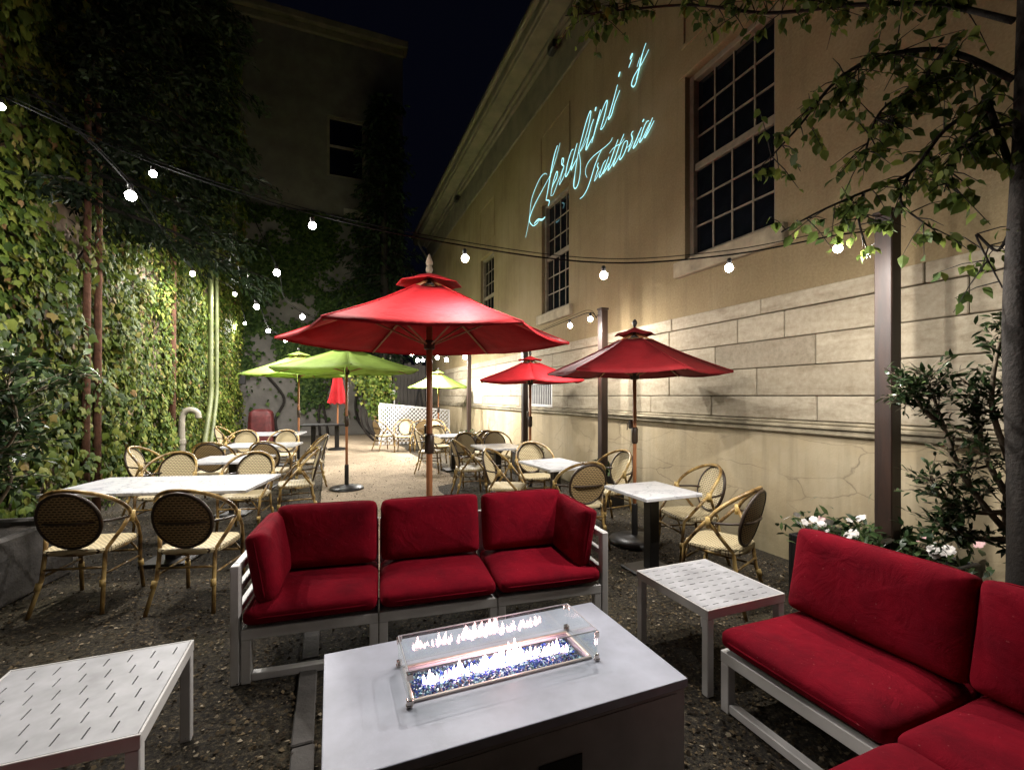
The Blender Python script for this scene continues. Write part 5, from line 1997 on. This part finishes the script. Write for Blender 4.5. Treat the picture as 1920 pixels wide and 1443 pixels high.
# ================================================================== STRING LIGHTS
_pr = [(.034 * math.cos(a), .034 * math.sin(a)) for a in [math.radians(q) for q in (62, 40, 18, -4, -20, -37, -54, -70, -85)]]
SPH = MB().lathe(_pr, 14).mesh('bulb', 'bulbtop', True)
SPH.materials.append(M['bulb'])
for _p in SPH.polygons:                    # strong emission kept to the lower dome so walls above stay dim; neck glows weakly
    if _p.center.z < -.0225:
        _p.material_index = 1
SOCK = MB().lathe([(.016, .0305), (.019, .034), (.019, .075), (.012, .085)], 12).mesh('socket', 'black', True)


def string(label, pts, ends, bulb_scale=1.0):
    """pts: bulb centres; the cable runs .09 above them and out to the ends"""
    t = tag(empty('string_lights', pts[len(pts) // 2]), label, 'string lights', 'strings of bulbs over the yard')
    o0 = Vector(t.location)
    cab = []
    if ends[0] is not None:
        cab.append(Vector(ends[0]))
    cab += [Vector(p) + Vector((0, 0, .09)) for p in pts]
    if ends[1] is not None:
        cab.append(Vector(ends[1]))
    MB().tube(smooth_path([p - o0 for p in cab], 6), .0055, 5).build('cable', 'cable', t)
    cab2 = [p + Vector((0, .02, .035)) if 0 < i < len(cab) - 1 else p for i, p in enumerate(cab)]
    MB().tube(smooth_path([p - o0 for p in cab2], 6), .003, 5).build('support_wire', 'cable', t)
    for p in pts:
        b = inst('bulb', SPH, t, Vector(p) - o0, (random.uniform(-.1, .1), random.uniform(-.1, .1), 0), bulb_scale)
        inst('socket', SOCK, b)
    return t


string('nearest string of bulbs sagging across the whole picture from the wooden post',
       [P(1571, 466, 3.0), P(1367, 502, 3.15), P(1132, 516, 3.25), P(872, 484, 3.3), P(586, 423, 3.5), P(287, 326, 3.8), P(2, 200, 3.8)],
       (Vector((3.51, 1.97, 2.74)), P(-230, 70, 3.6)), .8)
string('string of bulbs running back along the ivy wall',
       [P(245, 367, 4.2), P(361, 513, 8.6), P(440, 551, 11.5), P(459, 606, 15.0)],
       (P(60, 170, 3.0), Vector((-2.9, 18.6, 4.1))), 1.3)
string('string of bulbs high over the path towards the far wooden post',
       [P(519, 511, 7.5), P(567, 594, 10.0), P(783, 675, 13.2), P(793, 675, 13.6), P(820, 670, 12.6), P(872, 669, 10.8)],
       (P(440, 330, 6.5), Vector((3.56, 12.45, 2.75))), 1.5)
string('string of small far bulbs over the left tables below the others',
       [P(481, 575, 9.0), P(503, 620, 11.5), P(535, 638, 13.5), P(582, 645, 14.5), P(772, 664, 14.2), P(837, 674, 12.2)],
       (P(400, 480, 8.4), Vector((3.9, 16.5, 3.0))), 1.5)
string('short string of bulbs from the second wooden post along the stone wall',
       [P(1107, 598, 6.25), P(1069, 610, 6.7)],
       (Vector((3.61, 5.70, 2.74)), Vector((3.59, 8.55, 2.74))))

# ================================================================== GROUND LITTER
n = 60000
x = np.random.uniform(-3.0, 4.0, n); y = .8 + 11 * np.random.rand(n) ** 1.6
keep = ~((x > -.1) & (x < 1.7) & (y > 3.7) & (np.random.rand(n) < .8))
x, y = x[keep], y[keep]; n = len(x)
zz = np.abs(np.random.normal(.006, .006, n)) + np.where((x > -.15) & (x < 2.1) & (y > 3.7), .02, .004)
pos = np.stack([x, y, zz], 1)
dr = np.stack([np.random.normal(0, 1, n), np.random.normal(0, 1, n), np.random.normal(0, .25, n)], 1)
nr = np.stack([np.random.normal(0, .35, n), np.random.normal(0, .35, n), np.ones(n)], 1)
lo = leaf_cloud('leaf_litter', LEAF_IVY2, 'litter', pos, dr, nr, np.random.triangular(.006, .012, .034, n))
tag(lo, 'dry leaf and bark litter scattered over the dark ground', 'litter', kind='stuff')
